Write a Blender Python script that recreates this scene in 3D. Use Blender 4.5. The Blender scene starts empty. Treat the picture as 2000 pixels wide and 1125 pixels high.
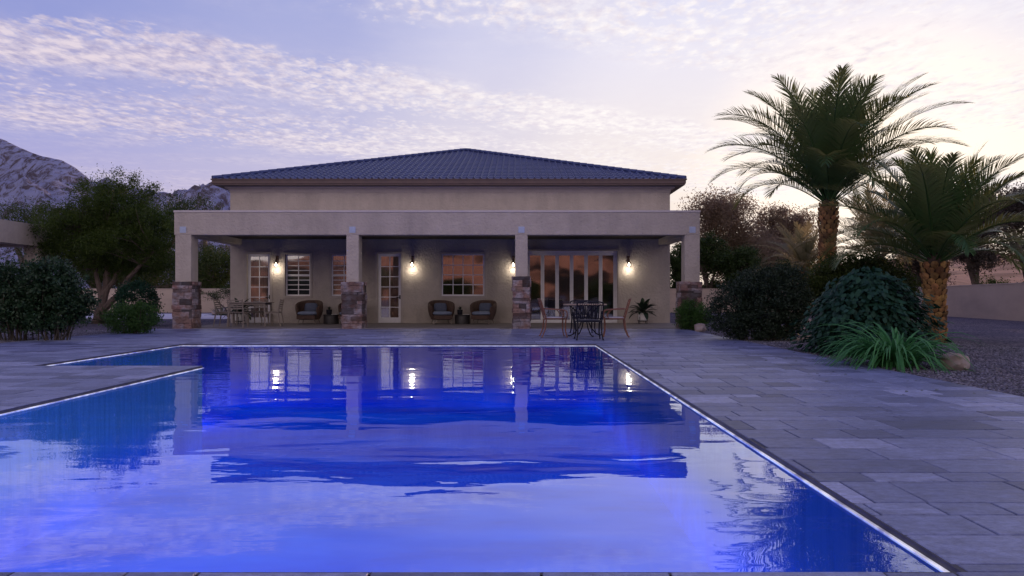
import bpy, math, random
import numpy as np
from mathutils import Vector, noise as mnoise
random.seed(11); RNG = np.random.default_rng(7)
PI = math.pi; R = math.radians
scene = bpy.context.scene
COL = scene.collection
CAMH = 0.97; F = 1333.3; VX = 1010.0; HY = 577.0
def wx(px, s): return (px - VX) / s          # metres to the right at a scale of s photo pixels per metre
def wz(py, s): return CAMH - (py - HY) / s
def dep(s): return F / s

# ------------------------------------------------------------------ node helpers
class NT:
    def __init__(self, tree): self.t = tree; self.n = tree.nodes; self.l = tree.links
    def new(self, typ, **kw):
        nd = self.n.new(typ)
        for k, v in kw.items(): setattr(nd, k, v)
        return nd
    def put(self, sock, v):
        if isinstance(v, bpy.types.NodeSocket): self.l.new(v, sock)
        elif v is not None: sock.default_value = v
    def math(self, op, a, b=None, c=None, clamp=False):
        nd = self.new('ShaderNodeMath', operation=op); nd.use_clamp = clamp
        self.put(nd.inputs[0], a); self.put(nd.inputs[1], b); self.put(nd.inputs[2], c)
        return nd.outputs[0]
    def vmath(self, op, a, b=None):
        nd = self.new('ShaderNodeVectorMath', operation=op)
        self.put(nd.inputs[0], a); self.put(nd.inputs[1], b)
        return nd.outputs['Value'] if op in ('DOT_PRODUCT', 'LENGTH') else nd.outputs[0]
    def mix(self, f, a, b, mode='MIX'):
        nd = self.new('ShaderNodeMix', data_type='RGBA', blend_type=mode)
        self.put(nd.inputs[0], f); self.put(nd.inputs[6], rgba(a)); self.put(nd.inputs[7], rgba(b))
        return nd.outputs[2]
    def ramp(self, f, stops, interp='LINEAR'):
        nd = self.new('ShaderNodeValToRGB'); cr = nd.color_ramp; cr.interpolation = interp
        while len(cr.elements) < len(stops): cr.elements.new(0.5)
        for e, (p, c) in zip(cr.elements, stops):
            e.position = p; e.color = rgba(c) if not isinstance(c, (int, float)) else (c, c, c, 1)
        self.put(nd.inputs[0], f); return nd.outputs[0]
    def noise(self, vec, scale, detail=4, rough=0.5, dist=0.0):
        nd = self.new('ShaderNodeTexNoise'); self.put(nd.inputs['Vector'], vec)
        nd.inputs['Scale'].default_value = scale; nd.inputs['Detail'].default_value = detail
        nd.inputs['Roughness'].default_value = rough; nd.inputs['Distortion'].default_value = dist
        return nd.outputs[0]
    def mapping(self, vec, scale=(1, 1, 1), loc=(0, 0, 0), rot=(0, 0, 0)):
        nd = self.new('ShaderNodeMapping'); self.put(nd.inputs[0], vec)
        nd.inputs['Scale'].default_value = scale; nd.inputs['Location'].default_value = loc
        nd.inputs['Rotation'].default_value = rot; return nd.outputs[0]
    def bump(self, h, strength, dist, normal=None):
        nd = self.new('ShaderNodeBump'); nd.inputs['Strength'].default_value = strength
        nd.inputs['Distance'].default_value = dist; self.put(nd.inputs['Height'], h)
        if normal is not None: self.put(nd.inputs['Normal'], normal)
        return nd.outputs[0]
def rgba(c):
    if isinstance(c, bpy.types.NodeSocket): return c
    return (c[0], c[1], c[2], 1.0) if len(c) == 3 else c
def base_mat(name):
    m = bpy.data.materials.new(name); m.use_nodes = True
    m.node_tree.nodes.clear(); k = NT(m.node_tree)
    out = k.new('ShaderNodeOutputMaterial'); return m, k, out
def surf(name, c1, c2=None, scale=6.0, rough=0.7, bump=0.0, bscale=40.0, bdist=0.01, metal=0.0,
         island=0.0, stretch=(1, 1, 1), detail=5, spec=0.5, lo=0.35, hi=0.65, dirt=None, rvar=0.0):
    m, k, out = base_mat(name); c2 = c2 or c1
    p = k.new('ShaderNodeBsdfPrincipled')
    tc = k.new('ShaderNodeTexCoord').outputs['Object']
    tv = k.mapping(tc, stretch)
    n = k.noise(tv, scale, detail, 0.6)
    f = k.ramp(n, [(lo, 0.0), (hi, 1.0)])
    col = k.mix(f, c1, c2)
    if island:
        g = k.new('ShaderNodeNewGeometry').outputs['Random Per Island']
        v = k.math('MULTIPLY_ADD', g, island, 1 - island / 2)
        vm = k.new('ShaderNodeHueSaturation'); k.put(vm.inputs['Color'], col); k.put(vm.inputs['Value'], v)
        hv = k.math('FRACT', k.math('MULTIPLY', g, 17.3))
        k.put(vm.inputs['Hue'], k.math('MULTIPLY_ADD', hv, 0.03, 0.485)); col = vm.outputs[0]
    if dirt:
        nd = k.noise(k.mapping(tc, dirt[1]), dirt[2], 4, 0.6)
        col = k.mix(k.math('MULTIPLY', k.ramp(nd, [(0.45, 0.0), (0.75, 1.0)]), dirt[3]), col, dirt[0])
    k.put(p.inputs['Base Color'], col)
    if rvar:
        k.put(p.inputs['Roughness'], k.math('MULTIPLY_ADD', n, rvar, rough - rvar / 2))
    else: p.inputs['Roughness'].default_value = rough
    p.inputs['Metallic'].default_value = metal; p.inputs['Specular IOR Level'].default_value = spec
    if bump: k.put(p.inputs['Normal'], k.bump(k.noise(tv, bscale, 5, 0.6), bump, bdist))
    k.l.new(p.outputs[0], out.inputs[0]); return m
def leafmat(name, c1, c2, trans=0.35, tcol=None, rough=0.5, spec=0.35):
    m, k, out = base_mat(name)
    g = k.new('ShaderNodeNewGeometry').outputs['Random Per Island']
    tc = k.new('ShaderNodeTexCoord').outputs['Object']
    big = k.noise(tc, 1.7, 3, 0.5)
    f = k.math('ADD', k.math('MULTIPLY', g, 0.6), k.math('MULTIPLY', k.ramp(big, [(0.35, 0.0), (0.65, 1.0)]), 0.4))
    col = k.mix(f, c1, c2)
    p = k.new('ShaderNodeBsdfPrincipled'); k.put(p.inputs['Base Color'], col)
    p.inputs['Roughness'].default_value = rough; p.inputs['Specular IOR Level'].default_value = spec
    t = k.new('ShaderNodeBsdfTranslucent'); k.put(t.inputs[0], rgba(tcol) if tcol else col)
    mx = k.new('ShaderNodeMixShader'); mx.inputs[0].default_value = trans
    k.l.new(p.outputs[0], mx.inputs[1]); k.l.new(t.outputs[0], mx.inputs[2]); k.l.new(mx.outputs[0], out.inputs[0])
    return m

# ------------------------------------------------------------------ mesh helpers
def finish(me, name, mat, parent=None, smooth=False):
    o = bpy.data.objects.new(name, me); COL.objects.link(o)
    if mat: me.materials.append(mat)
    if smooth:
        me.polygons.foreach_set('use_smooth', [True] * len(me.polygons))
    if parent is not None: o.parent = parent
    return o
def quads_obj(name, V, Q, mat, parent=None, smooth=False, off=(0, 0, 0)):
    V = np.asarray(V, dtype=np.float32) - np.asarray(off, dtype=np.float32); Q = np.asarray(Q, dtype=np.int32)
    me = bpy.data.meshes.new(name); me.vertices.add(len(V)); me.vertices.foreach_set('co', V.ravel())
    me.loops.add(Q.size); me.loops.foreach_set('vertex_index', Q.ravel())
    me.polygons.add(len(Q)); w = Q.shape[1]
    me.polygons.foreach_set('loop_start', np.arange(0, Q.size, w, dtype=np.int32))
    me.polygons.foreach_set('loop_total', np.full(len(Q), w, dtype=np.int32))
    me.update(calc_edges=True)
    return finish(me, name, mat, parent, smooth)
class MB:
    def __init__(s): s.v = []; s.f = []
    def add(s, vs, fs):
        b = len(s.v); s.v += [tuple(p) for p in vs]; s.f += [tuple(i + b for i in q) for q in fs]
    def box(s, x0, x1, y0, y1, z0, z1):
        s.add([(x0, y0, z0), (x1, y0, z0), (x1, y1, z0), (x0, y1, z0), (x0, y0, z1), (x1, y0, z1), (x1, y1, z1), (x0, y1, z1)],
              [(0, 3, 2, 1), (4, 5, 6, 7), (0, 1, 5, 4), (1, 2, 6, 5), (2, 3, 7, 6), (3, 0, 4, 7)])
    def bar(s, a, b, w, h, up=(0, 0, 1)):
        a = Vector(a); b = Vector(b); d = (b - a).normalized(); u = Vector(up)
        sd = d.cross(u)
        if sd.length < 1e-4: sd = Vector((1, 0, 0))
        sd.normalize(); u = sd.cross(d).normalized()
        vs = []
        for p in (a, b):
            for i, j in ((-1, -1), (1, -1), (1, 1), (-1, 1)): vs.append(p + sd * i * w / 2 + u * j * h / 2)
        s.add(vs, [(0, 1, 2, 3), (7, 6, 5, 4), (0, 4, 5, 1), (1, 5, 6, 2), (2, 6, 7, 3), (3, 7, 4, 0)])
    def tube(s, pts, rad, n=8, cap=True, flat=1.0):
        pts = [Vector(p) for p in pts]
        if not isinstance(rad, (list, tuple)): rad = [rad] * len(pts)
        ref = Vector((0, 0, 1)); rows = []; prev = None
        for i, p in enumerate(pts):
            d = (pts[min(i + 1, len(pts) - 1)] - pts[max(i - 1, 0)])
            d = d.normalized() if d.length > 1e-9 else Vector((0, 0, 1))
            if prev is None:
                a = d.cross(ref); a = a if a.length > 0.1 else d.cross(Vector((0, 1, 0)))
            else: a = prev - d * prev.dot(d)
            a.normalize(); prev = a; b = d.cross(a)
            rows.append([p + (a * math.cos(t) + b * math.sin(t) * flat) * rad[i] for t in [2 * PI * j / n for j in range(n)]])
        vs = [q for r in rows for q in r]; fs = []
        for i in range(len(rows) - 1):
            for j in range(n):
                fs.append((i * n + j, i * n + (j + 1) % n, (i + 1) * n + (j + 1) % n, (i + 1) * n + j))
        if cap: fs.append(tuple(range(n - 1, -1, -1))); fs.append(tuple(range(len(vs) - n, len(vs))))
        s.add(vs, fs)
    def lathe(s, prof, c=(0, 0, 0), n=24, sx=1, sy=1, cap=True):
        vs = []; fs = []
        for r, z in prof:
            for j in range(n):
                t = 2 * PI * j / n; vs.append((c[0] + r * math.cos(t) * sx, c[1] + r * math.sin(t) * sy, c[2] + z))
        for i in range(len(prof) - 1):
            for j in range(n):
                fs.append((i * n + j, i * n + (j + 1) % n, (i + 1) * n + (j + 1) % n, (i + 1) * n + j))
        if cap: fs.append(tuple(range(n - 1, -1, -1))); fs.append(tuple(range(len(vs) - n, len(vs))))
        s.add(vs, fs)
    def pillow(s, c, hx, hy, hz, p=3.0, n=20, m=10, rot=None):
        vs = []; fs = []
        sg = lambda a, e: math.copysign(abs(a) ** e, a)
        for i in range(m + 1):
            ph = -PI / 2 + PI * i / m
            for j in range(n):
                th = 2 * PI * j / n
                v = Vector((hx * sg(math.cos(ph), 0.5) * sg(math.cos(th), 2 / p), hy * sg(math.cos(ph), 0.5) * sg(math.sin(th), 2 / p), hz * sg(math.sin(ph), 1.0)))
                if rot: v.rotate(rot)
                vs.append(v + Vector(c))
        for i in range(m):
            for j in range(n): fs.append((i * n + j, i * n + (j + 1) % n, (i + 1) * n + (j + 1) % n, (i + 1) * n + j))
        s.add(vs, fs)
    def build(s, name, mat, parent=None, smooth=False, bevel=0.0, off=(0, 0, 0), segs=2):
        me = bpy.data.meshes.new(name)
        me.from_pydata([(p[0] - off[0], p[1] - off[1], p[2] - off[2]) for p in s.v], [], s.f); me.update()
        o = finish(me, name, mat, parent, smooth)
        if smooth: me.set_sharp_from_angle(angle=R(40))
        if bevel:
            b = o.modifiers.new('b', 'BEVEL'); b.width = bevel; b.segments = segs; b.limit_method = 'ANGLE'; b.angle_limit = R(40)
        return o
def tag(o, label=None, cat=None, group=None, kind=None):
    if label: o['label'] = label
    if cat: o['category'] = cat
    if group: o['group'] = group
    if kind: o['kind'] = kind
    return o
def thing(name, loc, label, cat, group=None, rz=0.0):
    o = bpy.data.objects.new(name, None); COL.objects.link(o); o.location = loc; o.rotation_euler = (0, 0, rz)
    o.empty_display_size = 0.2
    return tag(o, label, cat, group)
def copy_tree(o, parent=None):
    c = o.copy(); COL.objects.link(c)
    if parent is not None: c.parent = parent
    for ch in [x for x in list(COL.objects) if x.parent == o]: copy_tree(ch, c)
    return c
def dup(root, loc, rz, label):
    c = copy_tree(root); c.location = loc; c.rotation_euler = (0, 0, rz); c['label'] = label; return c

# ------------------------------------------------------------------ materials
M = {}
M['stucco'] = surf('stucco', (0.47, 0.415, 0.375), (0.53, 0.47, 0.425), 3, 0.9, 0.8, 13, 0.045, dirt=((0.25, 0.22, 0.21), (1, 1, 0.22), 1.1, 0.5))
M['stucco_cap'] = surf('parapet cap', (0.55, 0.5, 0.5), (0.6, 0.55, 0.55), 3, 0.8, 0.2, 20, 0.01)
M['stucco_trim'] = surf('stucco trim', (0.42, 0.37, 0.35), (0.47, 0.42, 0.39), 4, 0.85, 0.25, 20, 0.01)
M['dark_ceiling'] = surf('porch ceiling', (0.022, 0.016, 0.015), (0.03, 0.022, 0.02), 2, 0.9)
M['gutter'] = surf('gutter bronze', (0.105, 0.07, 0.07), (0.13, 0.085, 0.08), 4, 0.5, 0.0)
M['soffit'] = surf('soffit', (0.15, 0.13, 0.11), (0.18, 0.155, 0.13), 3, 0.85)
M['roof'] = surf('slate blue roof tile', (0.034, 0.052, 0.165), (0.06, 0.086, 0.23), 2.2, 0.52, 0.3, 30, 0.01, dirt=((0.03, 0.035, 0.08), (1, 1, 1), 9, 0.5), rvar=0.2)
M['stone'] = surf('ledge stone', (0.20, 0.12, 0.105), (0.27, 0.24, 0.27), 3, 0.85, 1.0, 12, 0.05, island=1.5, lo=0.42, hi=0.58, dirt=((0.06, 0.04, 0.04), (1, 1, 2.5), 9, 0.75))
M['white_frame'] = surf('white painted frame', (0.76, 0.74, 0.78), (0.82, 0.8, 0.83), 5, 0.45, 0.05, 30, 0.004)
M['plaque'] = surf('pale blue plaque', (0.42, 0.5, 0.68), (0.48, 0.56, 0.74), 20, 0.4)
M['curtain'] = surf('tan curtain', (0.72, 0.52, 0.42), (0.62, 0.43, 0.34), 4, 0.9, 0.6, 3, 0.05, stretch=(7, 7, 0.2))
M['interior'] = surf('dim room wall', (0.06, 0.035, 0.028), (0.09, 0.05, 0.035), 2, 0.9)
M['blind'] = surf('grey blind', (0.13, 0.125, 0.15), (0.16, 0.15, 0.18), 2, 0.8)
M['black_metal'] = surf('black painted metal', (0.008, 0.008, 0.014), (0.014, 0.014, 0.022), 12, 0.5, 0.1, 60, 0.003, spec=0.25)
M['bronze_metal'] = surf('bronze lamp metal', (0.10, 0.055, 0.045), (0.14, 0.075, 0.06), 20, 0.4)
M['copper'] = surf('copper brown cast metal', (0.17, 0.07, 0.045), (0.26, 0.115, 0.07), 14, 0.42, 0.2, 60, 0.004, metal=0.35)
M['teak'] = surf('weathered wood', (0.20, 0.17, 0.15), (0.28, 0.235, 0.20), 9, 0.65, 0.2, 30, 0.004, stretch=(6, 6, 0.8))
M['table_stone'] = surf('table top tile', (0.36, 0.28, 0.2), (0.28, 0.2, 0.14), 10, 0.45)
M['seat_sling'] = surf('pale sling seat', (0.42, 0.4, 0.42), (0.5, 0.48, 0.5), 20, 0.7)
M['cushion'] = surf('blue grey cushion', (0.16, 0.20, 0.30), (0.2, 0.24, 0.34), 8, 0.9, 0.3, 120, 0.004)
M['pillow'] = surf('dark striped pillow', (0.07, 0.085, 0.14), (0.13, 0.15, 0.21), 30, 0.9, stretch=(1, 1, 4))
M['drum'] = surf('dark drum table', (0.022, 0.02, 0.022), (0.035, 0.03, 0.03), 8, 0.5)
M['pot_white'] = surf('white glazed pot', (0.88, 0.86, 0.84), (0.78, 0.76, 0.74), 12, 0.35, 0.1, 40, 0.004, stretch=(4, 4, 0.3))
M['paper'] = surf('paper', (0.75, 0.73, 0.72), None, 6, 0.7)
M['concrete'] = surf('porch concrete', (0.19, 0.165, 0.16), (0.24, 0.21, 0.2), 1.5, 0.8, 0.2, 30, 0.006, dirt=((0.12, 0.1, 0.1), (1, 1, 1), 2, 0.5))
M['path'] = surf('pale concrete path', (0.55, 0.55, 0.62), (0.62, 0.62, 0.68), 1.0, 0.8)
M['grout'] = surf('joint sand', (0.045, 0.045, 0.055), (0.06, 0.06, 0.07), 30, 0.9)
M['coping_edge'] = surf('coping edge', (0.05, 0.048, 0.06), (0.08, 0.075, 0.09), 9, 0.7)
M['waterline'] = surf('white waterline ledge', (0.95, 0.94, 0.95), (0.85, 0.84, 0.88), 14, 0.16, 0.25, 22, 0.004, lo=0.45, hi=0.8, spec=1.0)
M['wall_plaster'] = surf('garden wall plaster', (0.48, 0.385, 0.32), (0.54, 0.44, 0.365), 0.8, 0.9, 0.3, 14, 0.02, dirt=((0.3, 0.25, 0.23), (0.5, 0.5, 1.5), 0.8, 0.5))
M['bark'] = surf('bark', (0.09, 0.065, 0.06), (0.16, 0.12, 0.105), 8, 0.9, 0.9, 14, 0.03, stretch=(1, 1, 0.3))
M['stem'] = surf('stem', (0.05, 0.042, 0.034), (0.085, 0.07, 0.055), 8, 0.9)
M['palm_boot'] = surf('palm trunk boots', (0.18, 0.085, 0.026), (0.38, 0.215, 0.075), 5, 0.85, 0.9, 26, 0.02, island=1.1, stretch=(1, 1, 0.6), dirt=((0.08, 0.04, 0.02), (1, 1, 1), 9, 0.8))
M['palm_core'] = surf('palm trunk core', (0.035, 0.022, 0.014), (0.05, 0.03, 0.02), 9, 0.9)
M['rock'] = surf('boulder', (0.32, 0.24, 0.19), (0.42, 0.37, 0.38), 3.2, 0.85, 0.8, 9, 0.04, dirt=((0.2, 0.13, 0.09), (1, 1, 1.6), 3, 0.7))
M['mesq'] = leafmat('mesquite leaf', (0.028, 0.06, 0.008), (0.085, 0.13, 0.018), 0.38)
M['dk_tree'] = leafmat('dark tree leaf', (0.018, 0.040, 0.009), (0.048, 0.085, 0.016), 0.3)
M['ol_tree'] = leafmat('olive tree leaf', (0.028, 0.05, 0.010), (0.07, 0.10, 0.018), 0.35)
M['brown_tree'] = leafmat('dry back-lit leaf', (0.10, 0.085, 0.055), (0.19, 0.15, 0.10), 0.5, (0.46, 0.33, 0.22))
M['dusk_tree'] = leafmat('dusky leaf', (0.03, 0.028, 0.024), (0.06, 0.055, 0.045), 0.35, (0.16, 0.11, 0.08))
M['shrub_dk'] = leafmat('dark shrub leaf', (0.014, 0.038, 0.015), (0.042, 0.09, 0.04), 0.2, rough=0.4)
M['shrub_gn'] = leafmat('green shrub leaf', (0.03, 0.085, 0.014), (0.07, 0.16, 0.03), 0.3)
M['shrub_bk'] = leafmat('blackish shrub leaf', (0.011, 0.024, 0.012), (0.026, 0.046, 0.022), 0.15, rough=0.55)
M['broad'] = leafmat('broad glossy leaf', (0.009, 0.034, 0.02), (0.022, 0.075, 0.04), 0.12, rough=0.55, spec=0.2)
M['lily'] = leafmat('daylily blade', (0.05, 0.19, 0.06), (0.11, 0.34, 0.10), 0.3, rough=0.5)
M['yucca'] = leafmat('yucca blade', (0.05, 0.075, 0.04), (0.1, 0.13, 0.07), 0.15)
M['frond'] = leafmat('palm frond', (0.017, 0.062, 0.026), (0.055, 0.145, 0.045), 0.36, (0.34, 0.34, 0.10), rough=0.4)
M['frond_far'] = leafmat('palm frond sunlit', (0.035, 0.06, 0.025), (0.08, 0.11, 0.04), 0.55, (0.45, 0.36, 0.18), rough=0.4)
M['houseplant'] = leafmat('house plant leaf', (0.018, 0.035, 0.022), (0.035, 0.06, 0.035), 0.15, rough=0.4)

def rattan():
    m, k, out = base_mat('rattan weave')
    tc = k.new('ShaderNodeTexCoord').outputs['Object']
    w1 = k.new('ShaderNodeTexWave', wave_type='BANDS', bands_direction='Z'); k.put(w1.inputs[0], tc); w1.inputs['Scale'].default_value = 16
    w2 = k.new('ShaderNodeTexWave', wave_type='RINGS', rings_direction='Z'); k.put(w2.inputs[0], k.mapping(tc, (3, 3, 0))); w2.inputs['Scale'].default_value = 12
    h = k.math('ADD', k.math('MULTIPLY', w1.outputs[1], 0.7), k.math('MULTIPLY', w2.outputs[1], 0.3))
    p = k.new('ShaderNodeBsdfPrincipled'); k.put(p.inputs['Base Color'], k.mix(h, (0.05, 0.03, 0.026), (0.15, 0.088, 0.065)))
    p.inputs['Roughness'].default_value = 0.6; k.put(p.inputs['Normal'], k.bump(h, 0.8, 0.01)); k.l.new(p.outputs[0], out.inputs[0]); return m
M['rattan'] = rattan()

def glass():
    m, k, out = base_mat('window glass')
    g = k.new('ShaderNodeBsdfGlossy'); g.inputs['Color'].default_value = (1, 1, 1, 1); g.inputs['Roughness'].default_value = 0.035
    t = k.new('ShaderNodeBsdfTransparent'); t.inputs[0].default_value = (0.8, 0.8, 0.8, 1)
    tc = k.new('ShaderNodeTexCoord').outputs['Object']
    k.put(g.inputs['Normal'], k.bump(k.noise(tc, 1.5, 1, 0.4), 0.3, 0.01))
    mx = k.new('ShaderNodeMixShader'); mx.inputs[0].default_value = 0.34
    k.l.new(t.outputs[0], mx.inputs[1]); k.l.new(g.outputs[0], mx.inputs[2]); k.l.new(mx.outputs[0], out.inputs[0]); return m
M['glass'] = glass()
def lampglass():
    m, k, out = base_mat('lamp glass')
    g = k.new('ShaderNodeBsdfGlossy'); g.inputs['Roughness'].default_value = 0.05
    t = k.new('ShaderNodeBsdfTransparent')
    mx = k.new('ShaderNodeMixShader'); mx.inputs[0].default_value = 0.12
    k.l.new(t.outputs[0], mx.inputs[1]); k.l.new(g.outputs[0], mx.inputs[2]); k.l.new(mx.outputs[0], out.inputs[0]); return m
M['lamp_glass'] = lampglass()
def glowing_ledge():
    m, k, out = base_mat('waterline ledge with added glow')
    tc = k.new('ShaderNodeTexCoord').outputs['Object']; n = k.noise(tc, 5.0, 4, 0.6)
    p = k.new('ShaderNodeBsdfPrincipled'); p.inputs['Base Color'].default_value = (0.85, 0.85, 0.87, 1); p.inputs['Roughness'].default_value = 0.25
    p.inputs['Emission Color'].default_value = (0.95, 0.93, 1.0, 1); k.put(p.inputs['Emission Strength'], k.ramp(n, [(0.38, 0.05), (0.62, 0.6)]))  # ledge is no lamp; its brightness is put in as patchy emission
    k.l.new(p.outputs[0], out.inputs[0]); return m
M['waterline'] = glowing_ledge()
def emit(name, c, s):
    m, k, out = base_mat(name); e = k.new('ShaderNodeEmission'); e.inputs[0].default_value = rgba(c); e.inputs[1].default_value = s
    k.l.new(e.outputs[0], out.inputs[0]); return m
M['bulb'] = emit('lit bulb', (1.0, 0.9, 0.72), 14)
M['pool_lens'] = emit('lit pool lens', (0.25, 0.45, 1.0), 3)

def paver():
    m, k, out = base_mat('stone paver')
    tc = k.new('ShaderNodeTexCoord').outputs['Object']
    g = k.new('ShaderNodeNewGeometry').outputs['Random Per Island']
    g2 = k.math('FRACT', k.math('MULTIPLY', g, 13.7))
    col = k.ramp(g, [(0.0, (0.095, 0.112, 0.20)), (0.25, (0.148, 0.172, 0.305)), (0.6, (0.198, 0.23, 0.39)), (0.9, (0.265, 0.30, 0.48)), (1.0, (0.35, 0.385, 0.58))])
    off = k.new('ShaderNodeCombineXYZ'); k.put(off.inputs[0], k.math('MULTIPLY', g2, 40))
    tv = k.vmath('ADD', tc, off.outputs[0])
    n1 = k.noise(k.mapping(tv, (1, 3, 1)), 5, 6, 0.65); n2 = k.noise(tv, 55, 4, 0.7)
    col = k.mix(1.0, col, k.ramp(n1, [(0.3, (0.62, 0.62, 0.64)), (0.7, (1.28, 1.26, 1.24))]), 'MULTIPLY')
    col = k.mix(k.math('MULTIPLY', k.ramp(n2, [(0.5, 0.0), (0.75, 1.0)]), 0.45), col, (0.10, 0.10, 0.14))
    n3 = k.noise(k.mapping(tv, (1, 1.6, 1)), 16, 5, 0.75)
    col = k.mix(1.0, col, k.ramp(n3, [(0.32, (0.7, 0.7, 0.72)), (0.5, (1.0, 1.0, 1.0)), (0.68, (1.25, 1.24, 1.22))]), 'MULTIPLY')
    big = k.noise(tc, 0.35, 3, 0.5)
    col = k.mix(1.0, col, k.ramp(big, [(0.35, (0.8, 0.8, 0.85)), (0.65, (1.15, 1.15, 1.15))]), 'MULTIPLY')
    p = k.new('ShaderNodeBsdfPrincipled'); k.put(p.inputs['Base Color'], col)
    k.put(p.inputs['Roughness'], k.math('MULTIPLY_ADD', n1, 0.3, 0.27)); p.inputs['Specular IOR Level'].default_value = 0.45
    h = k.math('ADD', k.math('MULTIPLY', n1, 0.7), k.math('MULTIPLY', n2, 0.35))
    k.put(p.inputs['Normal'], k.bump(h, 0.8, 0.014)); k.l.new(p.outputs[0], out.inputs[0]); return m
M['paver'] = paver()

def gravel():
    m, k, out = base_mat('gravel')
    tc = k.new('ShaderNodeTexCoord').outputs['Object']
    v = k.new('ShaderNodeTexVoronoi'); k.put(v.inputs['Vector'], tc); v.inputs['Scale'].default_value = 26
    v2 = k.new('ShaderNodeTexVoronoi'); k.put(v2.inputs['Vector'], tc); v2.inputs['Scale'].default_value = 9
    r = k.new('ShaderNodeSeparateColor'); k.put(r.inputs[0], v.outputs['Color'])
    col = k.ramp(r.outputs[0], [(0.0, (0.06, 0.06, 0.085)), (0.5, (0.125, 0.12, 0.16)), (1.0, (0.27, 0.25, 0.30))])
    big = k.noise(tc, 0.6, 4, 0.6)
    col = k.mix(1.0, col, k.ramp(big, [(0.3, (0.7, 0.7, 0.75)), (0.7, (1.2, 1.15, 1.1))]), 'MULTIPLY')
    p = k.new('ShaderNodeBsdfPrincipled'); k.put(p.inputs['Base Color'], col); p.inputs['Roughness'].default_value = 1.0; p.inputs['Specular IOR Level'].default_value = 0.05
    h = k.math('ADD', k.math('MULTIPLY', v.outputs['Distance'], -1.0), k.math('MULTIPLY', v2.outputs['Distance'], -0.5))
    k.put(p.inputs['Normal'], k.bump(h, 1.0, 0.03)); k.l.new(p.outputs[0], out.inputs[0]); return m
M['gravel'] = gravel()
M['pebble'] = surf('pebbles', (0.10, 0.10, 0.135), (0.20, 0.19, 0.235), 2, 0.75, island=1.2)

def basin_mat():
    m, k, out = base_mat('pool plaster')
    tc = k.new('ShaderNodeTexCoord').outputs['Object']
    st = k.noise(k.mapping(tc, (9, 9, 0.5)), 1.6, 5, 0.7)
    big = k.noise(k.mapping(tc, (0.5, 1.2, 1)), 1.1, 4, 0.6)
    geo = k.new('ShaderNodeNewGeometry').outputs['Normal']
    s = k.new('ShaderNodeSeparateXYZ'); k.put(s.inputs[0], geo)
    flat = k.math('ABSOLUTE', s.outputs[2])
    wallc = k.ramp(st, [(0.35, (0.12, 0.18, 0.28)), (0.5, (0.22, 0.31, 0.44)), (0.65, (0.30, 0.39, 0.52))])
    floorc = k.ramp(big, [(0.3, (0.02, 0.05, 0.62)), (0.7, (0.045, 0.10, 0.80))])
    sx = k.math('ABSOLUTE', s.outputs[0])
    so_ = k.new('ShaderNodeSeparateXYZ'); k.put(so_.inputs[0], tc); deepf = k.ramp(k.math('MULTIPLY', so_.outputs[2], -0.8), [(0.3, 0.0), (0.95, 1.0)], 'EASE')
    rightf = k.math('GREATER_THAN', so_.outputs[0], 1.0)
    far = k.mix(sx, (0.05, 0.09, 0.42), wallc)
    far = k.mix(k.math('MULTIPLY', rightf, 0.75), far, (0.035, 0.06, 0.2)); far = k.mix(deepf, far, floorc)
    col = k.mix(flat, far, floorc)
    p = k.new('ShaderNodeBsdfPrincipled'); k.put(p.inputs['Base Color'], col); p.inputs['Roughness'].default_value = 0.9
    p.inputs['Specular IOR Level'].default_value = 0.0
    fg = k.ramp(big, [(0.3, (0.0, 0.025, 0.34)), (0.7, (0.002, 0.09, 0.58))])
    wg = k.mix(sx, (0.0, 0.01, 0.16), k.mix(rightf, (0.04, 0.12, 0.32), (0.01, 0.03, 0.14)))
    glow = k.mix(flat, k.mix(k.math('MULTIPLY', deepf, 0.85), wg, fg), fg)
    k.put(p.inputs['Emission Color'], glow); p.inputs['Emission Strength'].default_value = 1.0   # glow put into the plaster in place of lamp light scattered by water
    k.l.new(p.outputs[0], out.inputs[0]); return m
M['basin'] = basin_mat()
def water_mat():
    m, k, out = base_mat('pool water')
    tc = k.new('ShaderNodeTexCoord').outputs['Object']
    a = k.noise(k.mapping(tc, (0.9, 1.9, 1), rot=(0, 0, 0.25)), 1.15, 1.5, 0.4, 0.6)
    b = k.noise(k.mapping(tc, (1.0, 3.2, 1), rot=(0, 0, -0.2)), 3.4, 2, 0.45, 0.4)
    h = k.math('ADD', k.math('MULTIPLY', a, 1.0), k.math('MULTIPLY', b, 0.07))
    nrm = k.bump(h, 1.0, 0.006)
    fr = k.new('ShaderNodeFresnel'); fr.inputs[0].default_value = 1.72; k.put(fr.inputs[1], nrm)
    fac = k.math('MULTIPLY_ADD', k.math('POWER', fr.outputs[0], 0.98), 1.1, 0.0, clamp=True)
    g = k.new('ShaderNodeBsdfGlossy'); g.inputs['Roughness'].default_value = 0.012; k.put(g.inputs['Normal'], nrm)
    g.inputs['Color'].default_value = (0.86, 0.94, 1.0, 1)
    t = k.new('ShaderNodeBsdfTransparent'); t.inputs[0].default_value = (0.45, 0.66, 1.0, 1)
    mx = k.new('ShaderNodeMixShader'); k.put(mx.inputs[0], fac)
    k.l.new(t.outputs[0], mx.inputs[1]); k.l.new(g.outputs[0], mx.inputs[2]); k.l.new(mx.outputs[0], out.inputs[0]); return m
M['water'] = water_mat()

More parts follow.
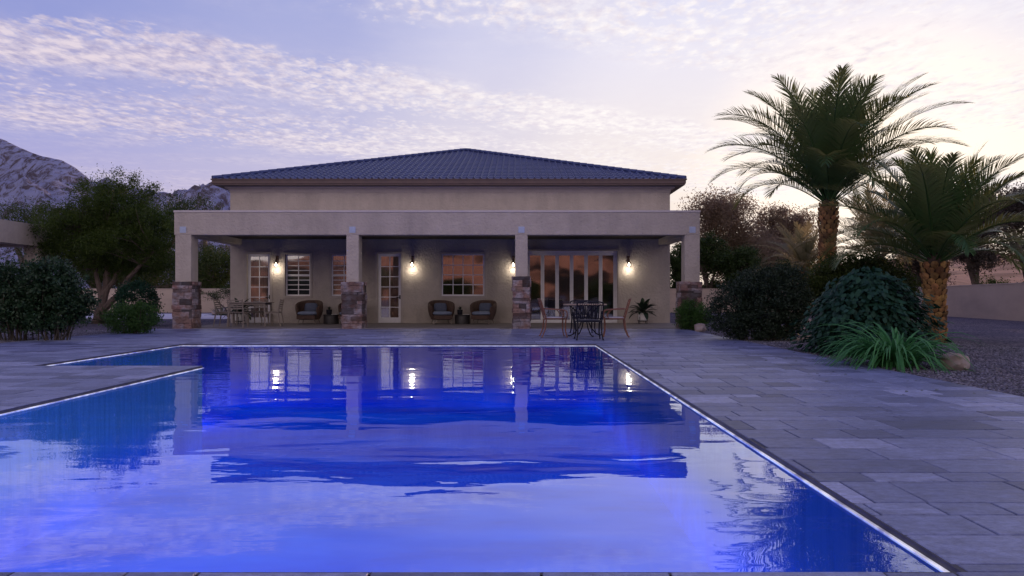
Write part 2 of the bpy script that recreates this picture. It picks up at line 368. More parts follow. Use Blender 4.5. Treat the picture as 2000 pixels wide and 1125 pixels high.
# ------------------------------------------------------------------ sky, sun
SUN = Vector((0.52, 1.0, 0.135)).normalized()
w = bpy.data.worlds.new('World'); scene.world = w; w.use_nodes = True
k = NT(w.node_tree); w.node_tree.nodes.clear()
wo = k.new('ShaderNodeOutputWorld'); bg = k.new('ShaderNodeBackground')
dirv = k.new('ShaderNodeTexCoord').outputs['Generated']
sp = k.new('ShaderNodeSeparateXYZ'); k.put(sp.inputs[0], dirv); X, Y, Z = sp.outputs
basec = k.ramp(Z, [(0.0, (0.64, 0.50, 0.62)), (0.08, (0.55, 0.47, 0.68)), (0.2, (0.38, 0.39, 0.70)), (0.38, (0.27, 0.32, 0.67)), (0.65, (0.10, 0.13, 0.46)), (1.0, (0.05, 0.075, 0.36))])
d = k.vmath('DOT_PRODUCT', dirv, tuple(SUN))
warmf = k.ramp(d, [(0.45, 0.0), (0.72, 0.22), (0.86, 0.62), (0.945, 0.92), (1.0, 1.0)], 'EASE')
warmc = k.ramp(Z, [(0.0, (1.0, 0.82, 0.68)), (0.15, (1.0, 0.88, 0.79)), (0.33, (0.90, 0.86, 0.95)), (0.45, (0.72, 0.73, 0.95)), (0.7, (0.2, 0.25, 0.6))])
sky = k.mix(warmf, basec, warmc)
back = k.math('MULTIPLY', k.ramp(k.math('MULTIPLY_ADD', Y, -0.5, 0.5), [(0.5, 0.0), (0.7, 1.0)], 'EASE'), k.ramp(Z, [(0.0, 1.0), (0.45, 0.85), (0.9, 0.0)]))
sky = k.mix(back, sky, (1.08, 0.91, 0.89))
core = k.ramp(d, [(0.965, 0.0), (1.0, 1.0)], 'EASE')
sky = k.mix(core, sky, (1.35, 1.15, 0.95))
zz = k.math('MAXIMUM', Z, 0.035)
px_ = k.math('DIVIDE', X, zz); py_ = k.math('DIVIDE', Y, zz)
cv = k.new('ShaderNodeCombineXYZ'); k.put(cv.inputs[0], px_); k.put(cv.inputs[1], py_); P = cv.outputs[0]
wob = k.noise(P, 1.3, 4, 0.6); wob2 = k.noise(P, 0.45, 2, 0.5)
wv = k.math('SUBTRACT', py_, k.math('MULTIPLY', px_, 0.55))
wv = k.math('ADD', wv, k.math('MULTIPLY', k.math('SUBTRACT', wob, 0.5), 0.95))
wv = k.math('ADD', wv, k.math('MULTIPLY', k.math('SUBTRACT', wob2, 0.5), 0.5))
band = k.ramp(k.math('DIVIDE', wv, 10), [(0.10, 0.3), (0.20, 0.75), (0.245, 0.8), (0.275, 0.0), (0.325, 0.0), (0.345, 0.95), (0.385, 1.0), (0.42, 0.35), (0.45, 0.75), (0.53, 0.9), (0.58, 0.3), (0.66, 0.15), (0.75, 0.35), (1.0, 0.3)])
fl = k.noise(k.mapping(P, (1, 0.75, 1)), 24, 5, 0.6, 0.4)
fl2 = k.noise(k.mapping(P, (1, 1, 1), rot=(0, 0, 0.5)), 5, 4, 0.6)
vor = k.new('ShaderNodeTexVoronoi'); vor.feature = 'SMOOTH_F1'; vor.inputs['Scale'].default_value = 19; vor.inputs['Smoothness'].default_value = 0.5; vor.inputs['Detail'].default_value = 1.5
wn = k.new('ShaderNodeTexNoise'); k.put(wn.inputs['Vector'], P); wn.inputs['Scale'].default_value = 9; wn.inputs['Detail'].default_value = 3
wsc = k.new('ShaderNodeVectorMath', operation='SCALE'); k.put(wsc.inputs[0], wn.outputs[1]); wsc.inputs[3].default_value = 0.09
k.put(vor.inputs['Vector'], k.vmath('ADD', k.mapping(P, (1, 0.7, 1)), wsc.outputs[0]))
puff = k.math('SUBTRACT', 0.95, k.math('MULTIPLY', vor.outputs['Distance'], 1.0))
flk = k.math('ADD', k.math('ADD', k.math('MULTIPLY', fl, 0.38), k.math('MULTIPLY', fl2, 0.36)), k.math('MULTIPLY', puff, 0.26))
th = k.math('MULTIPLY_ADD', band, -0.25, 0.545)
cm = k.math('MULTIPLY', k.math('SUBTRACT', flk, th), 6.0, clamp=True)
cm = k.math('MULTIPLY', cm, k.math('MINIMUM', k.math('MULTIPLY', band, 2.0), 1.0))
lowfade = k.ramp(Z, [(0.03, 0.0), (0.12, 1.0)])
cm = k.math('MULTIPLY', cm, k.math('MULTIPLY', lowfade, 0.80))
shade = k.noise(k.mapping(P, (1, 0.75, 1), loc=(0.012, 0.02, 0)), 14, 5, 0.6, 0.2)
cfar = k.ramp(shade, [(0.35, (0.46, 0.42, 0.62)), (0.6, (0.82, 0.71, 0.78))])
cnear = k.ramp(shade, [(0.35, (0.86, 0.78, 0.84)), (0.6, (1.05, 0.99, 0.97))])
cc = k.mix(k.ramp(d, [(0.62, 0.0), (0.93, 1.0)]), cfar, cnear)
veiln = k.noise(k.mapping(P, (0.8, 1.1, 1), rot=(0, 0, 0.5)), 1.6, 5, 0.6, 0.5)
veil = k.math('MULTIPLY', k.math('MULTIPLY', k.ramp(veiln, [(0.35, 0.0), (0.7, 0.75)], 'EASE'), k.math('ADD', band, 0.15)), lowfade, clamp=True)
sky = k.mix(veil, sky, cc)
sky = k.mix(cm, sky, cc)
k.put(bg.inputs[0], sky); bg.inputs[1].default_value = 1.0
k.l.new(bg.outputs[0], wo.inputs[0])
sl = bpy.data.lights.new('sun', 'SUN'); sl.energy = 1.5; sl.angle = R(0.8); sl.color = (1.0, 0.62, 0.36)
so = bpy.data.objects.new('sun', sl); COL.objects.link(so); so.rotation_euler = (-SUN).to_track_quat('-Z', 'Y').to_euler()

# ------------------------------------------------------------------ camera
cd = bpy.data.cameras.new('camera'); cam = bpy.data.objects.new('camera', cd); COL.objects.link(cam); scene.camera = cam
cam.location = (0, 0, CAMH); cam.rotation_euler = (R(90), 0, 0); cd.lens = 24.0; cd.sensor_width = 36
cd.shift_x = (1000 - VX) / 2000; cd.shift_y = (HY - 562.5) / 2000; cd.clip_start = 0.05; cd.clip_end = 6000

# ------------------------------------------------------------------ ground, deck, pool
DX0, DX1, DY0, DY1 = -10.5, 4.85, -6.0, 19.9
PX0, PX1, PXN, PY0, PYN, PY1 = -6.72, 1.57, -4.36, 2.4, 9.45, 13.62     # pool: left bound, right, notch x, near, notch y, far
mb = MB(); BIG = 2500
for x0, x1, y0, y1 in ((-BIG, BIG, -BIG, DY0), (-BIG, DX0, DY0, DY1), (DX1, BIG, DY0, DY1), (-BIG, BIG, DY1, BIG)):
    mb.add([(x0, y0, -0.02), (x1, y0, -0.02), (x1, y1, -0.02), (x0, y1, -0.02)], [(0, 1, 2, 3)])
tag(mb.build('ground', M['gravel']), kind='structure')
mb = MB()
def inpool(x, y): return (PX0 < x < PX1 and PYN < y < PY1) or (PXN < x < PX1 and PY0 < y <= PYN)
rects = [(DX0, DX1, DY0, PY0), (DX0, PXN, PY0, PYN), (PX1, DX1, PY0, PYN), (DX0, PX0, PYN, PY1), (PX1, DX1, PYN, PY1), (DX0, DX1, PY1, DY1)]
gz = -0.012
for x0, x1, y0, y1 in rects:
    mb.add([(x0, y0, gz), (x1, y0, gz), (x1, y1, gz), (x0, y1, gz)], [(0, 1, 2, 3)])
tag(mb.build('joint_bed', M['grout']), kind='structure')
# individual pavers laid in running rows of three heights
def paverfield(mb, x0, x1, y0, y1, rows):
    for (ya, yb, seed) in rows:
        a, b = max(ya, y0), min(yb, y1)
        if b - a < 0.03: continue
        rr = random.Random(seed); x = -12 - rr.random()
        while x < x1:
            wd = rr.choice([0.25, 0.3, 0.4, 0.45, 0.55, 0.6, 0.75]); xa, xb = max(x, x0), min(x + wd, x1); x += wd
            dz = rr.uniform(-0.0015, 0.0015)
            if xb - xa < 0.03: continue
            g = 0.0048; c = 0.004
            X0, X1, Y0, Y1 = xa + g, xb - g, a + g, b - g
            zt = dz; zb = gz - 0.002
            t = [rr.uniform(-0.0008, 0.0008) for _ in range(4)]
            mb.add([(X0 + c, Y0 + c, zt + t[0]), (X1 - c, Y0 + c, zt + t[1]), (X1 - c, Y1 - c, zt + t[2]), (X0 + c, Y1 - c, zt + t[3]),
                    (X0, Y0, zt - c), (X1, Y0, zt - c), (X1, Y1, zt - c), (X0, Y1, zt - c), (X0, Y0, zb), (X1, Y0, zb), (X1, Y1, zb), (X0, Y1, zb)],
                   [(0, 1, 2, 3), (4, 5, 1, 0), (5, 6, 2, 1), (6, 7, 3, 2), (7, 4, 0, 3), (8, 9, 5, 4), (9, 10, 6, 5), (10, 11, 7, 6), (11, 8, 4, 7)])
rows = []; y = DY0; i = 0
while y < DY1:
    h = random.choice([0.25, 0.3, 0.36, 0.18, 0.3]); rows.append((y, y + h, 100 + i)); y += h; i += 1
mb = MB()
for r_ in rects: paverfield(mb, *r_, rows)
tag(mb.build('pool_deck', M['paver']), kind='structure')
# basin
WZ = -0.036; BZ = -1.25
corn = [(PX1, PY0), (PX1, PY1), (PX0, PY1), (PX0, PYN), (PXN, PYN), (PXN, PY0)]
mb = MB()
for i in range(6):
    a, b = corn[i], corn[(i + 1) % 6]
    mb.add([(a[0], a[1], BZ), (b[0], b[1], BZ), (b[0], b[1], WZ - 0.012), (a[0], a[1], WZ - 0.012)], [(0, 1, 2, 3)])
mb.add([(PX0, PYN, BZ), (PX1, PYN, BZ), (PX1, PY1, BZ), (PX0, PY1, BZ)], [(0, 1, 2, 3)])
mb.add([(PXN, PY0, BZ), (PX1, PY0, BZ), (PX1, PYN, BZ), (PXN, PYN, BZ)], [(0, 1, 2, 3)])
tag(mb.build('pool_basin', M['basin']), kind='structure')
def edge_strip(inset0, inset1, z0, z1, name, mat, up=False):
    mb = MB()
    sg = [(-1, 0), (0, -1), (1, 0), (0, 1), (1, 0), (0, 1)]     # inward direction of each side
    def cpt(i, d):          # inset corner
        a = sg[(i - 1) % 6]; b = sg[i]
        return (corn[i][0] + (a[0] + b[0]) * d, corn[i][1] + (a[1] + b[1]) * d)
    for i in range(6):
        j = (i + 1) % 6
        a0, a1, b0, b1 = cpt(i, inset0), cpt(i, inset1), cpt(j, inset0), cpt(j, inset1)
        mb.add([(*a1, z0), (*b1, z0), (*b1, z1), (*a1, z1)], [(0, 1, 2, 3)])
        mb.add([(*a1, z1), (*b1, z1), (*b0, z1), (*a0, z1)], [(0, 1, 2, 3)])
    return tag(mb.build(name, mat), kind='structure')
edge_strip(-0.02, 0.004, -0.034, -0.0045, 'pool_coping_edge', M['coping_edge'])
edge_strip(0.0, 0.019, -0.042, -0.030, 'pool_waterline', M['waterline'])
mb = MB(); e = 0.016
mb.add([(PX0 + e, PYN + 0, WZ), (PXN, PYN, WZ), (PX1 - e, PYN, WZ), (PX1 - e, PY1 - e, WZ), (PX0 + e, PY1 - e, WZ), (PXN + e, PYN, WZ), (PXN + e, PY0 + e, WZ), (PX1 - e, PY0 + e, WZ)],
       [(0, 5, 2, 3, 4), (6, 7, 2, 5)])
tag(mb.build('water', M['water']), kind='structure')

# porch slab, path
mb = MB(); mb.box(-10.02, 5.34, 19.86, 23.9, -0.02, 0.012); tag(mb.build('porch_floor', M['concrete']), kind='structure')
mb = MB(); mb.box(-40, -12.2, 28.5, 36.5, -0.05, -0.005); tag(mb.build('path', M['path']), kind='structure')

# pebbles near the deck edge on the right
def pebbles(n, xr, yr):
    c = np.stack([RNG.uniform(*xr, n), RNG.uniform(*yr, n), np.full(n, -0.014)], 1)
    s = RNG.uniform(0.008, 0.022, n)
    ang = RNG.uniform(0, PI, n)
    base = np.array([(1, 0, 0), (0, 1, 0), (-1, 0, 0), (0, -1, 0), (0.1, 0.1, 0.6), (0.0, 0.0, -0.6)])
    f = np.array([(0, 1, 4), (1, 2, 4), (2, 3, 4), (3, 0, 4), (1, 0, 5), (2, 1, 5), (3, 2, 5), (0, 3, 5)])
    jit = RNG.uniform(0.7, 1.3, (n, 6, 3))
    v = base[None] * jit * s[:, None, None]
    ca, sa = np.cos(ang)[:, None], np.sin(ang)[:, None]
    vx = v[..., 0] * ca - v[..., 1] * sa; vy = v[..., 0] * sa + v[..., 1] * ca
    v = np.stack([vx, vy, v[..., 2]], -1) + c[:, None, :]
    return v.reshape(-1, 3), (f[None] + (np.arange(n) * 6)[:, None, None]).reshape(-1, 3)
V1, Q1 = pebbles(26000, (4.87, 9.5), (6.0, 15)); V2, Q2 = pebbles(9000, (-14, -10.52), (14, 19.5))
o = quads_obj('gravel_stones', np.concatenate([V1, V2]), np.concatenate([Q1, Q2 + len(V1)]), M['pebble'])
tag(o, 'loose grey gravel stones covering the beds beside the deck', 'gravel', kind='stuff')

# ------------------------------------------------------------------ mountains and hills
def fbm(x, y, o=6, ridged=True):
    a = 0; amp = 1; f = 1; tot = 0
    for i in range(o):
        v = mnoise.noise(Vector((x * f, y * f, 3.7 + i)))
        a += (1 - abs(v) * 2 if ridged else v) * amp; tot += amp; amp *= 0.5; f *= 2.05
    return a / tot
def terrain(name, xs, ys, hfun, mat):
    nx, ny = len(xs), len(ys); V = []
    for yv in ys:
        for xv in xs: V.append((xv, yv, hfun(xv, yv)))
    Q = [(j * nx + i, j * nx + i + 1, (j + 1) * nx + i + 1, (j + 1) * nx + i) for j in range(ny - 1) for i in range(nx - 1)]
    return tag(quads_obj(name, V, Q, mat, smooth=True), kind='structure')
def mountain_mat():
    m, k, out = base_mat('rocky snowy mountain')
    tc = k.new('ShaderNodeTexCoord').outputs['Object']
    n = k.noise(k.mapping(tc, (1.5, 0.5, 0.75), rot=(0.2, 0.65, 0.2)), 0.13, 12, 0.78, 0.8)
    f = k.ramp(n, [(0.44, 0.0), (0.53, 1.0)])
    n2 = k.noise(tc, 0.2, 6, 0.7)
    rock = k.mix(n2, (0.15, 0.125, 0.15), (0.25, 0.205, 0.24))
    snow = k.mix(n2, (0.42, 0.46, 0.80), (0.66, 0.68, 0.96))
    p = k.new('ShaderNodeBsdfPrincipled'); k.put(p.inputs['Base Color'], k.mix(f, rock, snow)); p.inputs['Roughness'].default_value = 0.95
    p.inputs['Specular IOR Level'].default_value = 0.1
    k.put(p.inputs['Normal'], k.bump(k.math('ADD', n2, n), 1.0, 7.0)); k.l.new(p.outputs[0], out.inputs[0]); return m
M['mount'] = mountain_mat()
YM = 480.0; SM = F / YM
prof = [(-300, 300), (-150, 250), (-60, 250), (0, 264), (60, 286), (120, 300), (150, 318), (185, 346), (207, 334), (235, 352), (280, 372), (340, 362), (400, 348), (440, 340), (480, 338), (560, 372), (640, 420), (720, 470), (800, 577), (1200, 600)]
pxs = [p[0] for p in prof]; pys = [p[1] for p in prof]
def mh(xv, yv):
    px = VX + xv * SM
    top = wz(float(np.interp(px, pxs, pys)), SM)
    t = (yv - 250) / (YM - 250)
    env = max(0.0, min(1.0, t)) ** 0.85 if yv <= YM else max(0, 1 - (yv - YM) / 200)
    nn = fbm(xv / 62, yv / 62, 8)
    body = 0.5 * nn * (0.25 + 0.75 * min(1, 4 * env * (1 - env) + 0.06))
    return (top * 1.07 * env + (body - 0.30) * 105 * env * (1 - 0.72 * max(0, 1 - abs(yv - YM) / 30))) - 4
terrain('mountain', np.linspace(-620, 40, 300), np.concatenate([np.linspace(250, 520, 110), np.linspace(530, 680, 8)]), mh, M['mount'])
def hill_mat(name, a, b, veg):
    m, k, out = base_mat(name)
    tc = k.new('ShaderNodeTexCoord').outputs['Object']
    n = k.noise(tc, 0.05, 8, 0.7, 0.6); n2 = k.noise(tc, 0.35, 5, 0.7)
    c = k.mix(n2, a, b); c = k.mix(k.ramp(n, [(0.46, 0.0), (0.56, 1.0)]), c, veg)
    p = k.new('ShaderNodeBsdfPrincipled'); k.put(p.inputs['Base Color'], c); p.inputs['Roughness'].default_value = 0.95; p.inputs['Specular IOR Level'].default_value = 0.1
    k.put(p.inputs['Normal'], k.bump(n2, 0.6, 3.0)); k.l.new(p.outputs[0], out.inputs[0]); return m
M['sand_hill'] = hill_mat('sandy hill', (0.52, 0.30, 0.18), (0.66, 0.42, 0.28), (0.38, 0.24, 0.15))
M['red_hill'] = hill_mat('sunlit red hill', (0.60, 0.26, 0.14), (0.75, 0.36, 0.2), (0.03, 0.025, 0.02))
terrain('hill', np.linspace(59, 332, 60), np.linspace(138, 342, 26), lambda a, b: -1 + max(-2, 18 * math.sin(PI * max(0, min(1, (a - 60) / 270))) ** 0.5 * math.sin(PI * max(0, min(1, (b - 140) / 200))) ** 0.8 * (0.8 + 0.25 * fbm(a / 60, b / 60))) , M['sand_hill'])
terrain('hill_range', np.linspace(-420, 320, 150), np.linspace(-341, -138, 44), lambda a, b: -1 + max(-2, (27 + 9 * math.sin(a / 46.0 + 0.6)) * math.sin(PI * max(0, min(1, (b + 340) / 200))) ** 0.8 * (0.55 + 0.6 * fbm(a / 70, b / 70))), M['red_hill'])

# ------------------------------------------------------------------ the house
HX0, HX1, HY0_, HY1_ = -10.0, 5.33, 23.8, 38.4
PYF = 19.9; PTOP = 3.43; PBOT = 2.735; SW = F / HY0_; SP = F / PYF
HOFF = (-2.335, 23.8, 0.0)
house = thing('house', HOFF, 'low beige stucco house with blue tiled hip roof and columned porch beyond the pool', 'house')
def rectpx(x0, x1, y0, y1): return (wx(x0, SW), wx(x1, SW), wz(y1, SW), wz(y0, SW))
openings = {
 'doorA': rectpx(482.5, 527.5, 496, 631), 'winA': rectpx(557, 606, 497, 578), 'winB': rectpx(646.5, 695.5, 497, 578),
 'doorB': rectpx(738, 783, 495.5, 631), 'winC': rectpx(862, 946, 495.5, 578), 'fold': rectpx(1028, 1206, 490, 631)}
for kx in ('doorA', 'doorB', 'fold'):
    a = openings[kx]; openings[kx] = (a[0], a[1], 0.012, a[3])
def wallmesh(mb, x0, x1, z0, z1, yv, ops, depth):
    xs = sorted({x0, x1, *[o[0] for o in ops], *[o[1] for o in ops]}); zs = sorted({z0, z1, *[o[2] for o in ops], *[o[3] for o in ops]})
    for i in range(len(xs) - 1):
        for j in range(len(zs) - 1):
            cx, cz = (xs[i] + xs[i + 1]) / 2, (zs[j] + zs[j + 1]) / 2
            if any(o[0] < cx < o[1] and o[2] < cz < o[3] for o in ops): continue
            mb.add([(xs[i], yv, zs[j]), (xs[i + 1], yv, zs[j]), (xs[i + 1], yv, zs[j + 1]), (xs[i], yv, zs[j + 1])], [(0, 1, 2, 3)])
    for a, b, c, d_ in ops:
        y2 = yv + depth
        for q in ([(a, yv, c), (a, yv, d_), (a, y2, d_), (a, y2, c)], [(b, yv, d_), (b, yv, c), (b, y2, c), (b, y2, d_)],
                  [(a, yv, d_), (b, yv, d_), (b, y2, d_), (a, y2, d_)], [(b, yv, c), (a, yv, c), (a, y2, c), (b, y2, c)]):
            mb.add(q, [(0, 1, 2, 3)])
mb = MB(); wallmesh(mb, HX0, HX1, -0.02, 4.78, HY0_, list(openings.values()), 0.16)
mb.add([(HX0, HY0_, -.02), (HX0, HY1_, -.02), (HX0, HY1_, 4.78), (HX0, HY0_, 4.78)], [(0, 1, 2, 3)])
mb.add([(HX1, HY1_, -.02), (HX1, HY0_, -.02), (HX1, HY0_, 4.78), (HX1, HY1_, 4.78)], [(0, 1, 2, 3)])
mb.add([(HX1, HY1_, -.02), (HX0, HY1_, -.02), (HX0, HY1_, 4.78), (HX1, HY1_, 4.78)], [(0, 1, 2, 3)])
mb.build('wall', M['stucco'], house, off=HOFF)
mb = MB()      # frieze and crown under the eaves
for p_, z0, z1 in ((0.02, 4.56, 4.645), (0.06, 4.645, 4.69), (0.14, 4.69, 4.757)):
    mb.box(HX0 - p_, HX1 + p_, HY0_ - p_, HY0_ - 0.0005, z0, z1); mb.box(HX1 + 0.0005, HX1 + p_, HY0_, HY1_, z0, z1); mb.box(HX0 - p_, HX0 - 0.0005, HY0_, HY1_, z0, z1)
mb.build('crown_moulding', M['stucco_trim'], house, off=HOFF, bevel=0.006)
# roof
OV = 0.43; EX0, EX1, EY0, EY1 = HX0 - OV, HX1 + OV, HY0_ - OV, HY1_ + OV
EZ = 4.95; APX = Vector(((HX0 + HX1) / 2, (EY0 + EY1) / 2, 7.56))
mb = MB()
cxr, cyr = (EX0 + EX1) / 2, (EY0 + EY1) / 2; hx, hy = (EX1 - EX0) / 2, (EY1 - EY0) / 2
def roofface(mb, half, run, place):
    pitch = 0.232; sub = 9; prof_ = [0, 0.028, 0.05, 0.05, 0.028, 0.0]
    crs = 0.34; slope = (APX.z - EZ) / run
    n = int(2 * half / pitch * sub)
    xs = [-half + 2 * half * i / n for i in range(n + 1)]
    hh = []
    for x in xs:
        ph = ((x + 50) / pitch) % 1.0
        hh.append(0.065 * max(0.0, math.sin(PI * min(1, ph / 0.34))) if ph < 0.34 else 0.0)
    nc = int(run / crs) + 1
    for i in range(n):
        xa, xb = xs[i], xs[i + 1]; ma, mb2 = run * (1 - abs(xa) / half), run * (1 - abs(xb) / half)
        for c in range(nc):
            v0, v1 = c * crs, (c + 1) * crs
            if v0 >= max(ma, mb2): break
            a0, a1, b0, b1 = min(v0, ma), min(v1, ma), min(v0, mb2), min(v1, mb2)
            L = 0.022
            def z(v, h, lift): return EZ + v * slope + h + lift
            la1 = L * (1 - (a1 - v0) / crs); lb1 = L * (1 - (b1 - v0) / crs)
            la0 = L if a0 == v0 else la1; lb0 = L if b0 == v0 else lb1
            q = [place(xa, a0, z(a0, hh[i], la0)), place(xb, b0, z(b0, hh[i + 1], lb0)), place(xb, b1, z(b1, hh[i + 1], lb1)), place(xa, a1, z(a1, hh[i], la1))]
            mb.add(q, [(0, 1, 2, 3)])
            if c == 0 or True:
                q = [place(xa, a0, z(a0, hh[i], la0)), place(xb, b0, z(b0, hh[i + 1], lb0)), place(xb, b0, z(b0, hh[i + 1], -0.004)), place(xa, a0, z(a0, hh[i], -0.004))]
                if a0 == v0 and b0 == v0: mb.add(q, [(3, 2, 1, 0)])
roofface(mb, hx, hy, lambda a, v, z: (cxr + a, EY0 + v, z))
roofface(mb, hy, hx, lambda a, v, z: (EX1 - v, cyr + a, z))
roofface(mb, hy, hx, lambda a, v, z: (EX0 + v, cyr - a, z))
roofface(mb, hx, hy, lambda a, v, z: (cxr - a, EY1 - v, z))
roof = mb.build('roof', M['roof'], house, off=HOFF)
mb = MB()
for ex, ey in ((EX0, EY0), (EX1, EY0), (EX0, EY1), (EX1, EY1)):
    a = Vector((ex, ey, EZ + 0.04)); b = APX + Vector((0, 0, 0.05)); nseg = 34
    for i in range(nseg):
        p0 = a.lerp(b, i / nseg); p1 = a.lerp(b, (i + 1.08) / nseg); mb.tube([p0, p1], [0.085, 0.07], 8)
mb.build('ridge_cap', M['roof'], roof, off=HOFF)
mb = MB()
def ring(mb, p, q, z0, z1):
    mb.box(EX0 - q, EX1 + q, EY0 - q, EY0 - p, z0, z1); mb.box(EX0 - q, EX1 + q, EY1 + p, EY1 + q, z0, z1)
    mb.box(EX0 - q, EX0 - p, EY0 - p, EY1 + p, z0, z1); mb.box(EX1 + p, EX1 + q, EY0 - p, EY1 + p, z0, z1)
ring(mb, -0.02, 0.02, 4.80, 4.955); ring(mb, -0.05, -0.004, 4.755, 4.80); ring(mb, 0.02, 0.05, 4.92, 4.962)
mb.build('gutter', M['gutter'], roof, off=HOFF, bevel=0.008)
mb = MB(); mb.box(EX0 + 0.05, EX1 - 0.05, EY0 + 0.05, EY1 - 0.05, 4.765, 4.79); mb.build('soffit', M['soffit'], roof, off=HOFF)
# porch: beam ring, ceiling, cap
mb = MB()
mb.box(HX0, HX1, PYF, PYF + 0.42, PBOT, PTOP - 0.04)
mb.box(HX0, HX0 + 0.4, PYF + 0.42, HY0_ - 0.002, PBOT, PTOP - 0.04); mb.box(HX1 - 0.4, HX1, PYF + 0.42, HY0_ - 0.002, PBOT, PTOP - 0.04)
porch = mb.build('porch_beam', M['stucco'], house, off=HOFF, bevel=0.012)
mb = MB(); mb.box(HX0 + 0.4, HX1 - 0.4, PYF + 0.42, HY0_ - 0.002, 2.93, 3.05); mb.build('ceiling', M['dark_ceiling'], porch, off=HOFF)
mb = MB(); mb.box(HX0 - 0.015, HX1 + 0.015, PYF - 0.015, HY0_ - 0.003, PTOP - 0.04, PTOP + 0.02); mb.build('parapet_cap', M['stucco_cap'], porch, off=HOFF, bevel=0.008)
def stone_base(x0, x1, y0, y1, z1, parent, seed):
    rr = random.Random(seed); mb = MB(); z = -0.02
    mb.box(x0 + .02, x1 - .02, y0 + .02, y1 - .02, z, z1 - 0.01)
    while z < z1 - 0.02:
        h = min(rr.choice([0.07, 0.10, 0.13, 0.17, 0.2]), z1 - z)
        if z1 - z - h < 0.05: h = z1 - z
        for side in range(4):
            L = (x1 - x0) if side % 2 == 0 else (y1 - y0); t = 0.0
            while t < L - 0.01:
                wd = min(rr.uniform(0.16, 0.5), L - t)
                if L - t - wd < 0.07: wd = L - t
                p = rr.uniform(0.005, 0.05); g = 0.003; lo, hi = t + g, t + wd - g
                hz = h - rr.uniform(0, 0.006)
                if side == 0: b = (x0 + lo, x0 + hi, y0 - p, y0 + 0.04)
                elif side == 2: b = (x0 + lo, x0 + hi, y1 - 0.04, y1 + p)
                elif side == 1: b = (x1 - 0.04, x1 + p, y0 + lo, y0 + hi)
                else: b = (x0 - p, x0 + 0.04, y0 + lo, y0 + hi)
                n0 = len(mb.v); mb.box(*b, z + 0.003, z + hz)
                for q in range(n0, len(mb.v)):
                    v = mb.v[q]; mb.v[q] = (v[0] + rr.uniform(-.008, .008), v[1] + rr.uniform(-.008, .008), v[2] + rr.uniform(-.005, .005))
                t += wd
        z += h
    mb.build('stone_base', M['stone'], parent, off=HOFF, bevel=0.006)
for i, (a, b, sx0, sx1, zt) in enumerate(((342, 373, 338.5, 376, 1.375), (676.3, 700.4, 668.5, 707.5, 1.37), (1006.3, 1030.6, 1002, 1035, 1.53), (1337.7, 1367, 1329, 1369, 1.375))):
    x0, x1 = wx(a, SP), wx(b, SP); x0 = max(x0, HX0 + 0.002); x1 = min(x1, HX1 - 0.002); mb = MB()
    mb.box(x0, x1, PYF + 0.003, PYF + 0.45, zt - 0.03, PBOT + 0.0)
    c = mb.build('column', M['stucco'], house, off=HOFF, bevel=0.01)
    stone_base(wx(sx0, SP), wx(sx1, SP), PYF - 0.03, PYF + 0.5, zt, c, 40 + i)
    mb = MB(); pc = (x0 + x1) / 2; pz = 2.885
    mb.box(pc - 0.09, pc + 0.09, PYF - 0.016, PYF - 0.001, pz - 0.09, pz + 0.09)
    for u in (-0.035, 0.0, 0.035): mb.box(pc - 0.06, pc + 0.06, PYF - 0.022, PYF - 0.0165, pz + u - 0.008, pz + u + 0.008)
    mb.build('wall_plaque', M['plaque'], house, off=HOFF, bevel=0.003)
# openings
def frame_grid(mb, x0, x1, z0, z1, y, cols, rows, fw, mw, d0=0.05, rail=None, bottom=None, top=None):
    bt = bottom or fw; tp = top or fw
    mb.box(x0, x0 + fw, y, y + d0, z0, z1); mb.box(x1 - fw, x1, y, y + d0, z0, z1)
    mb.box(x0 + fw, x1 - fw, y, y + d0, z0, z0 + bt); mb.box(x0 + fw, x1 - fw, y, y + d0, z1 - tp, z1)
    gx0, gx1, gz0, gz1 = x0 + fw, x1 - fw, z0 + bt, z1 - tp
    for c in range(1, cols):
        x = gx0 + (gx1 - gx0) * c / cols; mb.box(x - mw / 2, x + mw / 2, y + 0.008, y + 0.036, gz0, gz1)
    for r_ in range(1, rows):
        z = gz0 + (gz1 - gz0) * r_ / rows; ww = mw if not (rail and r_ == rail) else mw * 2.4
        mb.box(gx0, gx1, y + 0.004 + (0 if not (rail and r_ == rail) else -0.002), y + 0.033, z - ww / 2, z + ww / 2)
    return gx0, gx1, gz0, gz1
def pane(parent, g, y):
    mb = MB(); mb.add([(g[0], y, g[2]), (g[1], y, g[2]), (g[1], y, g[3]), (g[0], y, g[3])], [(0, 1, 2, 3)])
    return mb.build('pane', M['glass'], parent, off=HOFF)
def trim(parent, o, wd, sill=True, bottom=True):
    mb = MB(); y0, y1 = HY0_ - 0.03, HY0_ - 0.001; a, b, c, d_ = o
    mb.box(a - wd, a, y0, y1, c, d_); mb.box(b, b + wd, y0, y1, c, d_); mb.box(a - wd, b + wd, y0, y1, d_, d_ + wd * 0.8)
    if bottom: mb.box(a - wd, b + wd, y0 - 0.01, y1, c - wd, c)
    return mb.build('trim', M['stucco_trim'], parent, off=HOFF, bevel=0.004)
def hang(parent, name, mat, x0, x1, z0, z1, y, wav=0.03):
    mb = MB(); n = 40
    vs = [(x0 + (x1 - x0) * i / n, y + wav * math.sin(i * 1.9) * (0.7 + 0.3 * math.sin(i)), z) for z in (z0, z1) for i in range(n + 1)]
    mb.add(vs, [(i, i + 1, n + 2 + i, n + 1 + i) for i in range(n)]); return mb.build(name, mat, parent, True, off=HOFF)
yF = HY0_ + 0.07
